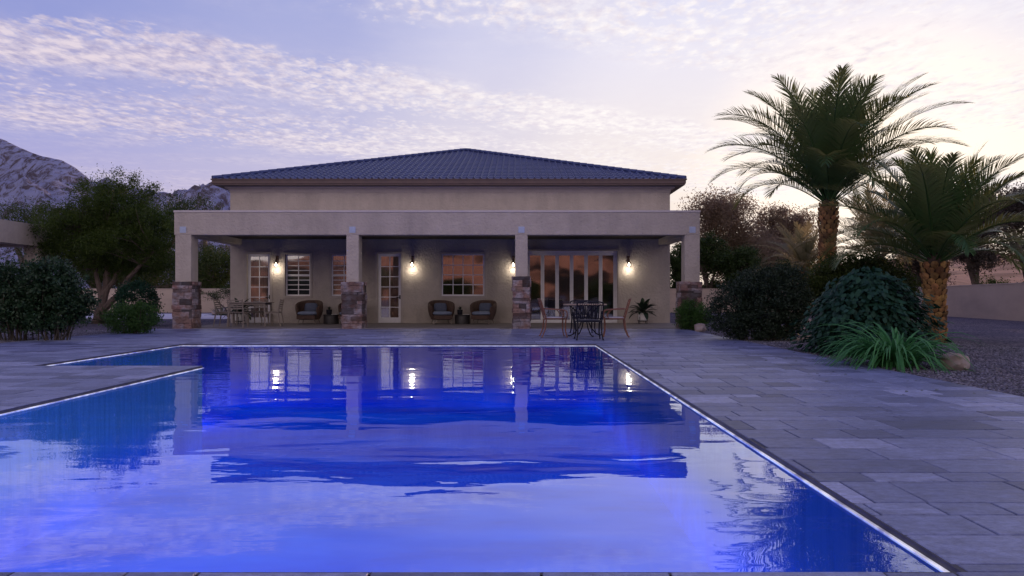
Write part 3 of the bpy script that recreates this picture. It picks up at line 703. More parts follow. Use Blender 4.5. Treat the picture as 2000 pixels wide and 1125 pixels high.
for kx, cols, rws, rail in (('winA', 2, 8, 4), ('winB', 2, 8, 4), ('winC', 4, 4, None)):
    o = openings[kx]; mb = MB(); g = frame_grid(mb, o[0] + .001, o[1] - .001, o[2] + .001, o[3] - .001, yF, cols, rws, 0.05, 0.03, rail=rail)
    wobj = mb.build('window', M['white_frame'], house, off=HOFF, bevel=0.003); pane(wobj, g, yF + 0.02); trim(wobj, o, 0.075)
    if kx == 'winA': hang(wobj, 'blind', M['blind'], o[0], o[1], o[2], o[2] + (o[3] - o[2]) * 0.5, HY0_ + 0.3, 0.002)
    if kx == 'winB': hang(wobj, 'curtain', M['curtain'], o[0] - .1, o[1] + .1, o[2] - .1, o[3] + .1, HY0_ + 0.22)
for kx in ('doorA', 'doorB'):
    o = openings[kx]; mb = MB(); g = frame_grid(mb, o[0] + .001, o[1] - .001, o[2] + .001, o[3] - .001, yF, 2, 6, 0.095, 0.03, bottom=0.19, top=0.09)
    dobj = mb.build('door', M['white_frame'], house, off=HOFF, bevel=0.003); pane(dobj, g, yF + 0.02); trim(dobj, o, 0.085, bottom=False)
    hang(dobj, 'curtain', M['curtain'], o[0] - .1, o[0] + (0.47 if kx == 'doorB' else 0.62), 0.02, o[3] + .1, HY0_ + 0.22)
    hang(dobj, 'curtain', M['curtain'], o[1] - (0.36 if kx == 'doorB' else 0.13), o[1] + .1, 0.02, o[3] + .1, HY0_ + 0.22)
    mb = MB(); hx_ = o[1] - 0.045; mb.tube([(hx_, yF, 0.91), (hx_, yF - 0.05, 0.91)], 0.014, 8); mb.tube([(hx_, yF - 0.05, 0.91), (hx_ - 0.12, yF - 0.05, 0.905)], 0.011, 8)
    mb.box(hx_ - 0.02, hx_ + 0.02, yF - 0.008, yF - 0.001, 0.84, 0.98); mb.build('handle', M['black_metal'], dobj, off=HOFF)
# folding glass wall
o = openings['fold']; mb = MB(); a, b, c, d_ = o[0] + .001, o[1] - .001, o[2] + .001, o[3] - .001
mb.box(a, a + .06, yF - .02, yF + .08, c, d_); mb.box(b - .07, b, yF - .02, yF + .08, c, d_); mb.box(a + .06, b - .07, yF - .02, yF + .08, d_ - .09, d_); mb.box(a + .06, b - .07, yF - .02, yF + .08, c, c + .035)
fold = mb.build('folding_door', M['white_frame'], house, off=HOFF, bevel=0.003)
npan = 6; X0, X1 = a + .06, b - .07; pw = (X1 - X0) / npan
for i in range(npan):
    mb = MB(); g = frame_grid(mb, X0 + i * pw + .002, X0 + (i + 1) * pw - .002, c + .037, d_ - .092, yF, 1, 1, 0.06, 0.02, bottom=0.07, top=0.06)
    po = mb.build('door_panel', M['white_frame'], fold, off=HOFF, bevel=0.003)
gm = MB()
for i in range(npan):
    gx0, gx1 = X0 + i * pw + .062, X0 + (i + 1) * pw - .062
    gm.add([(gx0, yF + .02, c + .107), (gx1, yF + .02, c + .107), (gx1, yF + .02, d_ - .152), (gx0, yF + .02, d_ - .152)], [(0, 1, 2, 3)])
gm.build('pane', M['glass'], fold, off=HOFF)
trim(fold, o, 0.07, bottom=False)
# rooms behind the glass
mb = MB(); y0, y1 = HY0_ + 0.17, HY0_ + 4.2
for xa, xb in ((HX0 + .1, -2.9), (-2.85, HX1 - .1)):
    for q in ([(xa, y1, 0), (xb, y1, 0), (xb, y1, 2.9), (xa, y1, 2.9)], [(xa, y0, 0), (xa, y1, 0), (xa, y1, 2.9), (xa, y0, 2.9)], [(xb, y0, 0), (xb, y1, 0), (xb, y1, 2.9), (xb, y0, 2.9)],
              [(xa, y0, 0.005), (xb, y0, 0.005), (xb, y1, 0.005), (xa, y1, 0.005)], [(xa, y0, 2.9), (xb, y0, 2.9), (xb, y1, 2.9), (xa, y1, 2.9)]):
        mb.add(q, [(0, 1, 2, 3)])
mb.build('interior', M['interior'], house, off=HOFF)

# wall lamps
lamp = thing('wall_lamp', (wx(542, SW), HY0_, 2.1), 'lit lantern between the left glazed door and the first window', 'wall lamp', 'lit lanterns on the house front')
mb = MB(); mb.box(-0.045, 0.045, -0.022, -0.001, -0.02, 0.25); mb.build('back_plate', M['bronze_metal'], lamp, bevel=0.01)
mb = MB(); mb.tube([(0, -0.02, 0.19), (0, -0.07, 0.235), (0, -0.13, 0.22), (0, -0.15, 0.16), (0, -0.15, 0.07)], 0.014, 8); mb.lathe([(0.03, 0.05), (0.034, 0.09), (0.012, 0.12)], (0, -0.15, 0), 16); mb.build('arm', M['bronze_metal'], lamp, True)
mb = MB(); mb.lathe([(0.085, -0.005), (0.08, 0.004), (0.035, 0.045), (0.03, 0.045), (0.078, -0.003)], (0, -0.15, 0), 24, cap=False); mb.build('lamp_shade', M['bronze_metal'], lamp, True)
mb = MB(); mb.lathe([(0.055, -0.005), (0.062, -0.05), (0.06, -0.12), (0.045, -0.165), (0.01, -0.175)], (0, -0.15, 0), 20, cap=False); mb.build('lamp_glass', M['lamp_glass'], lamp, True)
mb = MB()
for j in range(6):
    t = j * PI / 3; mb.tube([(0.067 * math.cos(t), -0.15 + 0.067 * math.sin(t), -0.005), (0.066 * math.cos(t), -0.15 + 0.066 * math.sin(t), -0.12), (0.012 * math.cos(t), -0.15 + .012 * math.sin(t), -0.185)], 0.0035, 5)
mb.build('cage', M['bronze_metal'], lamp)
mb = MB(); mb.lathe([(0.012, 0.0), (0.018, -0.03), (0.034, -0.07), (0.032, -0.10), (0.015, -0.125)], (0, -0.15, 0), 16); mb.build('bulb', M['bulb'], lamp, True)
pl = bpy.data.lights.new('lamp_light', 'POINT'); pl.energy = 6.5; pl.color = (1.0, 0.86, 0.66); pl.shadow_soft_size = 0.09
plo = bpy.data.objects.new('lamp_light', pl); COL.objects.link(plo); plo.parent = lamp; plo.location = (0, -0.17, -0.24)
for px, lb in ((806, 'lit lantern on the wall just right of the middle glazed door'), (1002.5, 'lit lantern half hidden behind the porch column nearest the folding glass doors'), (1227, 'lit lantern on the wall between the folding doors and the right end')):
    dup(lamp, (wx(px, SW), HY0_, 2.1), 0, lb)

# ------------------------------------------------------------------ pavilion at the far left
POFF = (-16.7, 22.0, 0)
pav = thing('pavilion', POFF, 'flat roofed beige stucco pavilion at the left edge behind the tall shrubs', 'pavilion')
mb = MB(); mb.box(-22.0, -16.6, 23.75, 24.35, 2.68, 3.42); mb.box(-17.1, -16.6, 14.0, 23.75, 2.68, 3.42); mb.box(-22.0, -17.1, 14, 23.75, 3.1, 3.3); mb.build('roof', M['stucco'], pav, off=POFF, bevel=0.01)
for cx, cy in ((-17.1, 23.65), (-17.1, 14.0), (-22.0, 23.65)):
    mb = MB(); mb.box(cx + .002, cx + 0.498, cy + .002, cy + 0.7 - 0.002, -0.02, 2.68); mb.build('column', M['stucco'], pav, off=POFF, bevel=0.01)

# ------------------------------------------------------------------ garden walls
def garden_wall(p0, p1, h0, h1, label):
    a = Vector((*p0, 0)); b = Vector((*p1, 0)); mid = (a + b) / 2
    w_ = thing('garden_wall', mid, label, 'wall', 'garden boundary walls')
    d_ = (b - a).normalized(); s_ = Vector((-d_.y, d_.x, 0)) * 0.1
    def prism(e, z0, zA, zB):
        m = MB(); s2 = s_ * e
        pts = [a - s2, b - s2, b + s2, a + s2]
        zs = [zA, zB, zB, zA]
        m.add([(p.x, p.y, z0 if isinstance(z0, float) else z0[i]) for i, p in enumerate(pts)] + [(p.x, p.y, zs[i]) for i, p in enumerate(pts)],
              [(0, 3, 2, 1), (4, 5, 6, 7), (0, 1, 5, 4), (1, 2, 6, 5), (2, 3, 7, 6), (3, 0, 4, 7)]); return m
    prism(1.0, -0.03, h0 - 0.05, h1 - 0.05).build('wall_panel', M['wall_plaster'], w_, off=mid, bevel=0.01)
    prism(1.15, [h0 - .05, h1 - .05, h1 - .05, h0 - .05], h0, h1).build('coping', M['wall_plaster'], w_, off=mid, bevel=0.01)
garden_wall((-45, 39.6), (-10.2, 39.6), 1.37, 1.37, 'beige plaster boundary wall behind the garden left of the house')
garden_wall((5.5, 39.6), (21.6, 39.6), 1.37, 1.37, 'beige plaster boundary wall behind the garden right of the house')
garden_wall((21.5, 39.4), (17.6, 14.0), 1.37, 1.55, 'beige boundary wall running toward the viewer along the right side gravel')

# ------------------------------------------------------------------ vegetation helpers
def unit(n):
    v = RNG.normal(size=(n, 3)); return v / np.linalg.norm(v, axis=1, keepdims=True)
def leaves(C, size, aspect=0.45, axis=None, nrm=None, jit=1.0, taper=0.0):
    n = len(C); a = unit(n) * jit
    if axis is not None: a = a + axis
    a /= np.linalg.norm(a, axis=1, keepdims=True)
    b = unit(n) if nrm is None else np.cross(nrm + unit(n) * 0.35, a); 
    if nrm is None: b = np.cross(a, b)
    b /= np.linalg.norm(b, axis=1, keepdims=True) + 1e-9
    nn = np.cross(a, b)
    L = size * RNG.uniform(0.6, 1.3, (n, 1)); W = L * aspect
    V = np.stack([C - a * L / 2, C + b * W / 2 - a * L * 0.05 + nn * W * 0.15, C + a * L / 2, C - b * W / 2 - a * L * 0.05 + nn * W * 0.15], 1).reshape(-1, 3)
    return V, np.arange(4 * n).reshape(-1, 4)
def clumps(blobs, nsub, subr, nleaf, shell=0.35, flat=0.8):
    """blobs: (x,y,z,rx,ry,rz); scatter nsub sub-clumps in each, nleaf leaves in each sub-clump"""
    out = []; vol = [b[3] * b[4] * b[5] for b in blobs]; tot = sum(vol)
    subs = []
    for b, v in zip(blobs, vol):
        n = max(4, int(nsub * (v / tot)))
        u = unit(n); r = RNG.uniform(0, 1, (n, 1)) ** shell
        subs.append(np.array(b[:3]) + u * r * np.array(b[3:6]))
    S = np.concatenate(subs); n = len(S)
    sr = subr * RNG.uniform(0.5, 1.4, (n, 1, 1))
    L = RNG.normal(size=(n, nleaf, 3)) * 0.55 * sr * np.array([1, 1, flat])
    return (S[:, None, :] + L).reshape(-1, 3), S
def limb(mb, a, b, r0, r1, bend=0.25, n=7, seed=0):
    rr = random.Random(seed); a = Vector(a); b = Vector(b); L = (b - a).length
    o1 = Vector((rr.uniform(-1, 1), rr.uniform(-1, 1), rr.uniform(0.0, 0.6))) * L * bend
    pts = []
    for i in range(n + 1):
        t = i / n; p = a.lerp(b, t) + o1 * math.sin(PI * t) * 0.5 + Vector((rr.uniform(-1, 1), rr.uniform(-1, 1), rr.uniform(-1, 1))) * L * 0.015
        if i in (0, n): p = a.lerp(b, t)
        pts.append(p)
    mb.tube(pts, [r0 + (r1 - r0) * i / n for i in range(n + 1)], 8); return pts
def tree(name, label, loc, forks, blobs, mat, nsub, subr, nleaf, lsize, trunk_r, group=None, twigs=60, shell=0.4, aspect=0.45, cat='tree', flat=0.8, jit=1.0, barkm='bark', seed=1):
    t = thing(name, loc, label, cat, group); mb = MB(); rr = random.Random(seed)
    C, S = clumps(blobs, nsub, subr, nleaf, shell, flat)
    ends = []
    for (path, r0, r1) in forks:
        n = len(path) - 1
        for i in range(n):
            ra = r0 + (r1 - r0) * i / n; rb = r0 + (r1 - r0) * (i + 1) / n
            pp = limb(mb, path[i], path[i + 1], ra, rb, 0.10, 5, seed * 31 + i)
            ends += [(p, rb) for p in pp[2:]]
    idx = RNG.choice(len(S), min(twigs, len(S)), replace=False)
    for q in idx:
        s = Vector(S[q]); e = min(ends, key=lambda e: (e[0] - s).length + rr.uniform(0, 0.4))
        limb(mb, e[0], s, max(0.006, min(e[1] * 0.45, 0.05)), 0.004, 0.2, 4, int(q))
    mb.build('trunk', M[barkm], t, True)
    V, Q = leaves(C, lsize, aspect, jit=jit); quads_obj('crown', V, Q, mat, t)
    return t
def shrub(label, loc, blobs, mat, nsub, subr, nleaf, lsize, shell=0.3, stems=14, aspect=0.5, name='shrub', spread=0.2, group=None, stem_h=0.4, seed=3):
    t = thing(name, loc, label, 'shrub', group); rr = random.Random(seed); mb = MB()
    C, S = clumps(blobs, nsub, subr, nleaf, shell)
    keep = C[:, 2] > 0.01; C = C[keep]
    for i in range(stems):
        a = rr.uniform(0, 2 * PI); b = blobs[rr.randrange(len(blobs))]
        limb(mb, (b[0] * 0.5 + spread * math.cos(a) * rr.random(), b[1] * 0.5 + spread * math.sin(a) * rr.random(), -0.03),
             (b[0] + b[3] * 0.5 * math.cos(a), b[1] + b[4] * 0.5 * math.sin(a), b[2] + b[5] * rr.uniform(0.1, 0.6)), 0.014, 0.005, 0.15, 5, seed * 7 + i)
    mb.build('stem', M['stem'], t, True)
    V, Q = leaves(C, lsize, aspect); quads_obj('foliage', V, Q, mat, t); return t

# ------------------------------------------------------------------ left garden
def gp(px, s): return (wx(px, s), dep(s), -0.02)
shrub('tall dark leafy shrub with bare lower stems, nearest the left edge', gp(38, 89), [(0, 0, 1.25, .62, .6, .55), (-.35, .1, 1.0, .5, .5, .6), (.2, 0, .75, .5, .5, .45), (-.7, .2, 1.1, .4, .4, .5), (0, 0, .55, .7, .6, .32)], M['shrub_dk'], 380, 0.15, 44, 0.075, 0.35, 26, group='tall dark shrubs at the left edge')
shrub('tall dark leafy shrub with bare lower stems, closer to the leaning tree', gp(98, 90), [(0, 0, 1.3, .5, .5, .5), (.35, .1, 1.0, .5, .5, .55), (-.1, 0, .75, .45, .45, .4), (.55, .1, .75, .3, .3, .35), (.1, 0, .5, .6, .5, .3)], M['shrub_dk'], 360, 0.14, 44, 0.075, 0.35, 24, group='tall dark shrubs at the left edge', seed=5)
# leaning multi-trunk tree
T = gp(190, 55.7)
tree('mesquite_tree', 'spreading multi-trunked tree with fine dark foliage left of the house', T,
     [([(0, 0, -0.05), (.12, 0, .55), (.25, .1, 1.2), (.3, .1, 1.9), (.1, .1, 3.0)], .2, .06), ([(.1, 0, .4), (.8, -.1, 1.0), (1.35, -.2, 1.75), (2.1, -.2, 2.5)], .13, .045),
      ([(.15, 0, .7), (-.05, .1, 1.5), (-.2, .2, 2.4), (-.8, .2, 3.3)], .1, .04), ([(.25, .05, 1.1), (.75, .2, 2.0), (1.0, .3, 3.0)], .09, .035)],
     [(-.9, .2, 3.5, 1.3, 1.2, .85), (.4, .1, 4.05, 1.3, 1.3, 1.0), (1.7, -.1, 3.4, 1.2, 1.1, 1.0), (.6, -.5, 2.8, 1.6, 1.0, .6), (2.2, 0, 2.3, .7, .7, .6), (-1.6, 0, 2.6, .8, .8, .5), (0.2, 0, 4.85, .6, .5, .4), (1.5, 0, 4.6, .6, .5, .45), (.75, 0, 5.1, .14, .14, .5), (1.9, 0, 4.9, .12, .12, .5), (1.2, .1, 5.0, .1, .1, .45), (-.5, 0, 4.6, .14, .14, .5), (-.2, .3, 2.2, 1.5, .9, .6), (1.2, .4, 2.0, 1.2, .8, .5)],
     M['mesq'], 680, 0.27, 115, 0.085, .2, twigs=150, aspect=0.32, shell=.45, seed=2)
# upright wisps above that tree
shrub('rounded dark green clipped shrub beside the leaning tree', gp(268, 61), [(0, 0, .72, .62, .6, .72)], M['broad'], 260, .13, 30, .07, .12, 8)
shrub('low bright green shrub at the deck edge in front of the rounded dark shrub', gp(258, 76), [(-.15, 0, .4, .5, .45, .42), (.3, 0, .42, .42, .4, .4)], M['shrub_gn'], 260, .11, 44, .045, .15, 8)
def blades(label, loc, n, length, width, e_lo, e_hi, droop, mat, name='daylily', segs=7, sx=1.0, base=0.1, cat='plant'):
    t = thing(name, loc, label, cat); V = []; Q = []
    for i in range(n):
        a = RNG.uniform(0, 2 * PI); e = R(RNG.uniform(e_lo, e_hi)); L = length * RNG.uniform(0.6, 1.1); wd = width * RNG.uniform(.7, 1.2)
        r0 = base * math.sqrt(RNG.uniform()); p = np.array([r0 * math.cos(a) * sx * 2, r0 * math.sin(a), 0.0])
        side = np.array([-math.sin(a), math.cos(a), 0]); el = e; b0 = len(V); dr = droop * RNG.uniform(.7, 1.3)
        tw = RNG.uniform(-.4, .4)
        for s in range(segs + 1):
            f = s / segs; ww = wd * (1 - f ** 2.2) * (0.6 + 0.8 * min(1, f * 3)) + 0.001
            sd = side * math.cos(tw * f) + np.array([0, 0, 1]) * math.sin(tw * f)
            V.append(p - sd * ww / 2); V.append(p + np.array([0, 0, -ww * 0.25])); V.append(p + sd * ww / 2)
            dv = np.array([math.cos(a) * math.cos(el) * sx, math.sin(a) * math.cos(el), math.sin(el)]); p = p + dv * L / segs; el -= dr / segs
            if p[2] < 0.01: p[2] = 0.012
            if s: 
                q = b0 + (s - 1) * 3; Q += [(q, q + 1, q + 4, q + 3), (q + 1, q + 2, q + 5, q + 4)]
    quads_obj('blades', V, Q, mat, t); return t
blades('spiky yucca with stiff pointed leaves at the foot of the leaning tree', gp(208, 55.7), 60, .85, .05, 5, 80, .5, M['yucca'], 'yucca')
blades('small grey spiky plant by the wall left of the porch', gp(432, 40), 40, .7, .045, 5, 75, .6, M['yucca'], 'agave')

def rock(label, loc, sx, sy, sz, seed, group=None):
    t_ = MB(); n, m_ = 28, 16; vs = []; fs = []
    for i in range(m_ + 1):
        ph = -PI / 2 + PI * i / m_
        for j in range(n):
            th = 2 * PI * j / n; v = Vector((math.cos(ph) * math.cos(th), math.cos(ph) * math.sin(th), math.sin(ph)))
            # facetted: clip the ball with random planes
            rr = random.Random(seed); k_ = 1.0
            for q in range(16):
                pn = Vector((rr.gauss(0, 1), rr.gauss(0, 1), rr.gauss(0, 1))).normalized(); dd = rr.uniform(.62, .9); dt = v.dot(pn)
                if dt > 0: k_ = min(k_, dd / dt)
            k_ *= 1 + 0.05 * mnoise.noise(v * 3 + Vector((seed, 0, 0))); vs.append((v.x * sx * k_, v.y * sy * k_, v.z * sz * k_ + sz * .45))
    for i in range(m_):
        for j in range(n): fs.append((i * n + j, i * n + (j + 1) % n, (i + 1) * n + (j + 1) % n, (i + 1) * n + j))
    t_.add(vs, fs); o = t_.build('boulder', M['rock'], None, True); o.location = loc; return tag(o, label, 'rock', group)
rock('rounded brown boulder by the far left garden wall', gp(430, 39), .42, .35, .28, 3)
rock('small boulder between the low green shrub and the wide dark shrub', gp(1368, 71), .2, .2, .18, 5)
rock('pale angular boulder beside the daylily clump at the right', gp(1866, 147), .19, .17, .19, 8)

def fullness(px, s, ytop, wpx, lab, mat, seed, name='broadleaf_tree', group='trees behind the left garden wall', nsub=420, leaf=.12, trunkpx=0, low=0.4):
    loc = gp(px, s); h = wz(ytop, s); w_ = wpx / s / 2; rr = random.Random(seed)
    blobs = []
    for i in range(9):
        a = rr.uniform(0, 2 * PI); r_ = rr.uniform(.2, .75) * w_; zz_ = rr.uniform(low + .12, .84) * h
        blobs.append((r_ * math.cos(a), r_ * math.sin(a) * .7, zz_, w_ * rr.uniform(.3, .5), w_ * rr.uniform(.3, .45), h * rr.uniform(.10, .18)))
    blobs.append((0, 0, h * .88, w_ * .4, w_ * .4, h * .1))
    forks = [([(0, 0, -.05), (rr.uniform(-.2, .2), 0, h * .3), (rr.uniform(-.5, .5), 0, h * .6), (0, 0, h * .85)], w_ * .09, .03)]
    for i in range(4):
        b = blobs[i]; forks.append(([(0, 0, h * .22), (b[0] * .5, b[1] * .5, (h * .3 + b[2]) / 2), (b[0], b[1], b[2])], w_ * .055, .025))
    return tree(name, lab, loc, forks, blobs, mat, nsub, w_ * .16, 48, leaf, w_ * .1, group, twigs=90, shell=.5, seed=seed)
fullness(60, 33, 398, 300, 'dark green tree above the pavilion roof', M['ol_tree'], 21, low=.2)
fullness(185, 29, 395, 230, 'dense tree directly behind the leaning tree', M['dk_tree'], 22, low=.15)
fullness(300, 28, 380, 230, 'broad dark tree behind the wall left of the porch', M['dk_tree'], 23, low=.1)
fullness(400, 30, 372, 190, 'loose tree showing above the left end of the porch roof', M['dk_tree'], 24, nsub=330, low=.1)
fullness(250, 31, 470, 340, 'low olive tree just behind the wall', M['ol_tree'], 25, low=.1)
fullness(420, 31.5, 480, 200, 'low olive tree seen through the left porch opening', M['ol_tree'], 26, low=.1)
tree('garden_tree', 'thin low spreading bush with bare branches beside the left house corner', gp(447, 43), [([(0, 0, -.05), (-.15, 0, .4), (-.6, 0, .8)], .05, .02), ([(0, 0, 0), (.1, 0, .6), (.1, 0, 1.1)], .05, .02)],
     [(-.7, 0, 1.0, .6, .5, .2), (0, 0, 1.2, .5, .5, .22)], M['dk_tree'], 50, .14, 40, .06, .05, twigs=30)

# ------------------------------------------------------------------ right garden
lc_ = np.stack([np.concatenate([RNG.uniform(3.4, 4.85, 60), RNG.uniform(4.86, 7.5, 90)]), RNG.uniform(6.2, 15, 150), np.full(150, 0.004)], 1)
lv_, lq_ = leaves(lc_, 0.05, .5, jit=.2, axis=np.tile(np.array([[1.0, 0.3, 0.02]]), (150, 1)), nrm=np.tile(np.array([[0, 0, 1.0]]), (150, 1)))
lv_[:, 2] = np.maximum(lv_[:, 2], 0.003)
tag(quads_obj('leaf_litter', lv_, lq_, M['yucca']), 'small dry leaves scattered along the right deck edge', 'leaves', kind='stuff')
shrub('low rounded green shrub against the right porch column', gp(1350, 68.5), [(0, 0, .42, .46, .42, .42), (.25, -.1, .35, .3, .3, .34)], M['shrub_gn'], 240, .1, 46, .045, .15, 8)
shrub('wide blackish shrub with tiny leaves at the right deck edge', gp(1482, 89), [(-.45, .3, .65, .6, .6, .62), (.35, 0, .85, .75, .7, .8), (.55, -.05, 1.15, .5, .5, .55), (-.05, .1, 1.2, .5, .5, .42), (.1, 0, .4, .9, .6, .42)], M['shrub_bk'], 1100, .11, 44, .05, .28, 22, seed=9)
shrub('fine leaved olive bush between the two large palms', gp(1682, 84), [(0, 0, 1.15, 1.1, .7, .6), (-.85, .1, 1.15, .55, .5, .6), (.75, .2, .9, .65, .6, .6), (.3, 0, 1.55, .6, .5, .38), (-.5, 0, 1.6, .5, .4, .35), (0, 0, .5, .9, .6, .45)], M['ol_tree'], 620, .2, 90, .085, .4, 20, aspect=.3)
def dome_shrub(label, loc, r, h, n, size, mat):
    t = thing('shrub', loc, label, 'shrub'); mb = MB()
    for i in range(16):
        a = i * 2.4; mb.tube([(0.05 * math.cos(a), .05 * math.sin(a), -.03), (r * .35 * math.cos(a), r * .35 * math.sin(a), h * .35), (r * .6 * math.cos(a), r * .6 * math.sin(a), h * .55)], [.015, .01, .005], 6)
    mb.build('stem', M['stem'], t, True)
    u = RNG.uniform(0, 1, n); a = RNG.uniform(0, 2 * PI, n); z = u ** 1.0
    rad = r * (1 - z ** 2.1) ** 0.52 * np.where(RNG.uniform(0, 1, n) < .06, 1.12, RNG.uniform(.72, 1.04, n)) * (1 + .11 * np.sin(3 * a + 5 * z) + .08 * np.sin(7 * a + 1 + 9 * z) + .05 * np.sin(13 * a - 11 * z))
    rad = np.where(z < .12, rad * (.86 + z), rad)
    C = np.stack([rad * np.cos(a), rad * np.sin(a), z * h * (1 + .06 * np.sin(4 * a)) * RNG.uniform(.95, 1.07, n) + .03], 1)
    out = np.stack([np.cos(a), np.sin(a), np.full(n, .35)], 1); ax = np.stack([np.cos(a) * .75, np.sin(a) * .75, -np.full(n, .55)], 1)
    # five-sided leaf with a midrib fold
    A = ax + unit(n) * .45; A /= np.linalg.norm(A, axis=1, keepdims=True)
    B = np.cross(out + unit(n) * .3, A); B /= np.linalg.norm(B, axis=1, keepdims=True); N = np.cross(A, B)
    L = size * RNG.uniform(.6, 1.25, (n, 1)); W = L * .62
    p = [C - A * L * .5, C - A * L * .15 + B * W * .5 - N * W * .12, C + A * L * .2 + B * W * .42 - N * W * .12, C + A * L * .55, C + A * L * .2 - B * W * .42 - N * W * .12, C - A * L * .15 - B * W * .5 - N * W * .12, C - A * L * .15 + N * W * .02, C + A * L * .2 + N * W * .02]
    V = np.stack(p, 1).reshape(-1, 3); b = (np.arange(n) * 8)[:, None]
    Q = np.concatenate([b + np.array([[0, 1, 6, 5]]), b + np.array([[1, 2, 7, 6]]), b + np.array([[6, 7, 4, 5]]), b + np.array([[7, 2, 3, 4]])])
    quads_obj('foliage', V, Q, mat, t, smooth=False); return t
dome_shrub('domed shrub with large glossy dark leaves behind the daylily', gp(1692, 116), 1.0, 1.28, 5200, .115, M['broad'])
blades('arching green daylily clump at the deck edge by the palm', gp(1748, 141), 230, 1.18, .03, 35, 82, 2.4, M['lily'], sx=1.0, base=.13)

def palm(label, loc, h, r, nfr, flen, mat, seed, lean=(0, 0), e_lo=-5, e_hi=86, boots=True, up=1.0, group='palm trees right of the pool', lw=.032, nl=62):
    t = thing('palm_tree', loc, label, 'palm tree', group); rr = random.Random(seed)
    top = Vector((lean[0], lean[1], h)); mb = MB()
    mb.tube([(0, 0, -.05), (lean[0] * .4, lean[1] * .4, h * .5), tuple(top), (top.x, top.y, h + .25)], [r * .95, r * .85, r * .9, r * .5], 16)
    core = mb.build('trunk_core', M['palm_core'], t, True)
    mb = MB(); nrow = int(h / .105); per = max(9, int(2 * PI * r / .165))
    for i in range(nrow):
        z = (i + .3) / nrow * (h + .08); f = z / h; c = Vector((lean[0] * f, lean[1] * f, z)); rad = r * (1.0 + .06 * math.sin(z * 5) + (.1 if f > .85 else 0))
        for j in range(per):
            a = 2 * PI * (j + .5 * (i % 2)) / per + rr.uniform(-.05, .05); o_ = Vector((math.cos(a), math.sin(a), 0)); s_ = Vector((-math.sin(a), math.cos(a), 0)); u_ = Vector((0, 0, 1))
            wd = 2 * PI * r / per * .54 * rr.uniform(.85, 1.1); ht = .105 * rr.uniform(.75, 1.05); outw = rr.uniform(.03, .06)
            b = c + o_ * (rad - .02)
            rim = [b + s_ * wd * x_ + u_ * ht * z_ + o_ * outw * q_ for x_, z_, q_ in ((0, -1.0, .0), (.75, -.5, .25), (1, .15, .45), (.55, .62, .95), (0, .72, 1.1), (-.55, .62, .95), (-1, .15, .45), (-.75, -.5, .25))]
            ctr = b + o_ * outw * 1.1 + u_ * ht * .1
            mb.add(rim + [ctr, b + u_ * ht * .6], [(8, 0, 1, 2), (8, 2, 3, 4), (8, 4, 5, 6), (8, 6, 7, 0), (9, 4, 3, 2), (9, 6, 5, 4)])
    tr = mb.build('trunk', M['palm_boot'], t)
    V = []; Q = []; G = 2.399963
    for i in range(nfr):
        f = (i + .5) / nfr; e0 = R(e_lo + (e_hi - e_lo) * (1 - (1 - f) ** 0.85)) if True else 0
        a = i * G + rr.uniform(-.2, .2); L = flen * rr.uniform(.86, 1.1) * (0.82 + .25 * math.sin(PI * min(1, f * 1.1)))
        dr = (1.75 - 1.25 * f) * rr.uniform(.8, 1.2) * up
        ca, sa = math.cos(a), math.sin(a); p = np.array([top.x + r * .55 * ca, top.y + r * .55 * sa, h + .05 + .3 * f]); N = 26; el = e0; pts = []; tan = []
        for s in range(N + 1):
            dv = np.array([ca * math.cos(el), sa * math.cos(el), math.sin(el)]); pts.append(p.copy()); tan.append(dv); p = p + dv * L / N; el -= dr / N * (0.15 + 1.7 * s / N)
        pts = np.array(pts); tan = np.array(tan); side = np.array([-sa, ca, 0.0]); 
        b0 = len(V)
        for s in range(N + 1):     # rachis: three-sided
            wr = .028 * (1 - s / N) + .004; upv = np.cross(side, tan[s]); upv = -upv if upv[2] < 0 else upv
            V += [pts[s] - side * wr, pts[s] + side * wr, pts[s] - upv * wr * .9]
            if s:
                q = b0 + 3 * (s - 1); Q += [(q, q + 1, q + 4, q + 3), (q + 1, q + 2, q + 5, q + 4), (q + 2, q, q + 3, q + 5)]
        roll = rr.uniform(-.35, .35)
        for l_ in range(nl):
            tt = .13 + .87 * (l_ / (nl - 1)) ; fi = tt * N; i0 = min(N - 1, int(fi)); fr_ = fi - i0; c = pts[i0] * (1 - fr_) + pts[i0 + 1] * fr_; tg = tan[i0]
            upv = np.cross(side, tg); upv = -upv if upv[2] < 0 else upv
            ll = flen * .215 * (math.sin(PI * (tt * .80 + .14)) ** .65) * rr.uniform(.85, 1.1)
            ang = R(62 - 40 * tt ** 1.5 + rr.uniform(-6, 6))
            for sg in (-1, 1):
                lift = .38 + sg * roll * .6 + rr.uniform(-.1, .1)
                dv = tg * math.cos(ang) + (side * sg * math.cos(lift) + upv * math.sin(lift)) * math.sin(ang)
                dv2 = dv + np.array([0, 0, -.28]); dv2 /= np.linalg.norm(dv2)
                wv_ = np.cross(dv, upv); wv_ /= np.linalg.norm(wv_) + 1e-9
                wd = lw * (.8 + .4 * math.sin(PI * tt)); m1 = c + dv * ll * .5; m2 = m1 + dv2 * ll * .5
                q = len(V); V += [c - wv_ * wd * .3, c + wv_ * wd * .3, m1 + wv_ * wd * .5, m1 - wv_ * wd * .5, m2 + wv_ * .002, m2 - wv_ * .002]
                Q += [(q, q + 1, q + 2, q + 3), (q + 3, q + 2, q + 4, q + 5)]
    quads_obj('crown', V, Q, mat, t); return t
palm('tallest palm tree, its orange trunk rising behind the dark shrubs', gp(1612, 78), 3.25, .20, 54, 3.2, M['frond'], 5, lean=(.08, 0), e_lo=36, lw=.026)
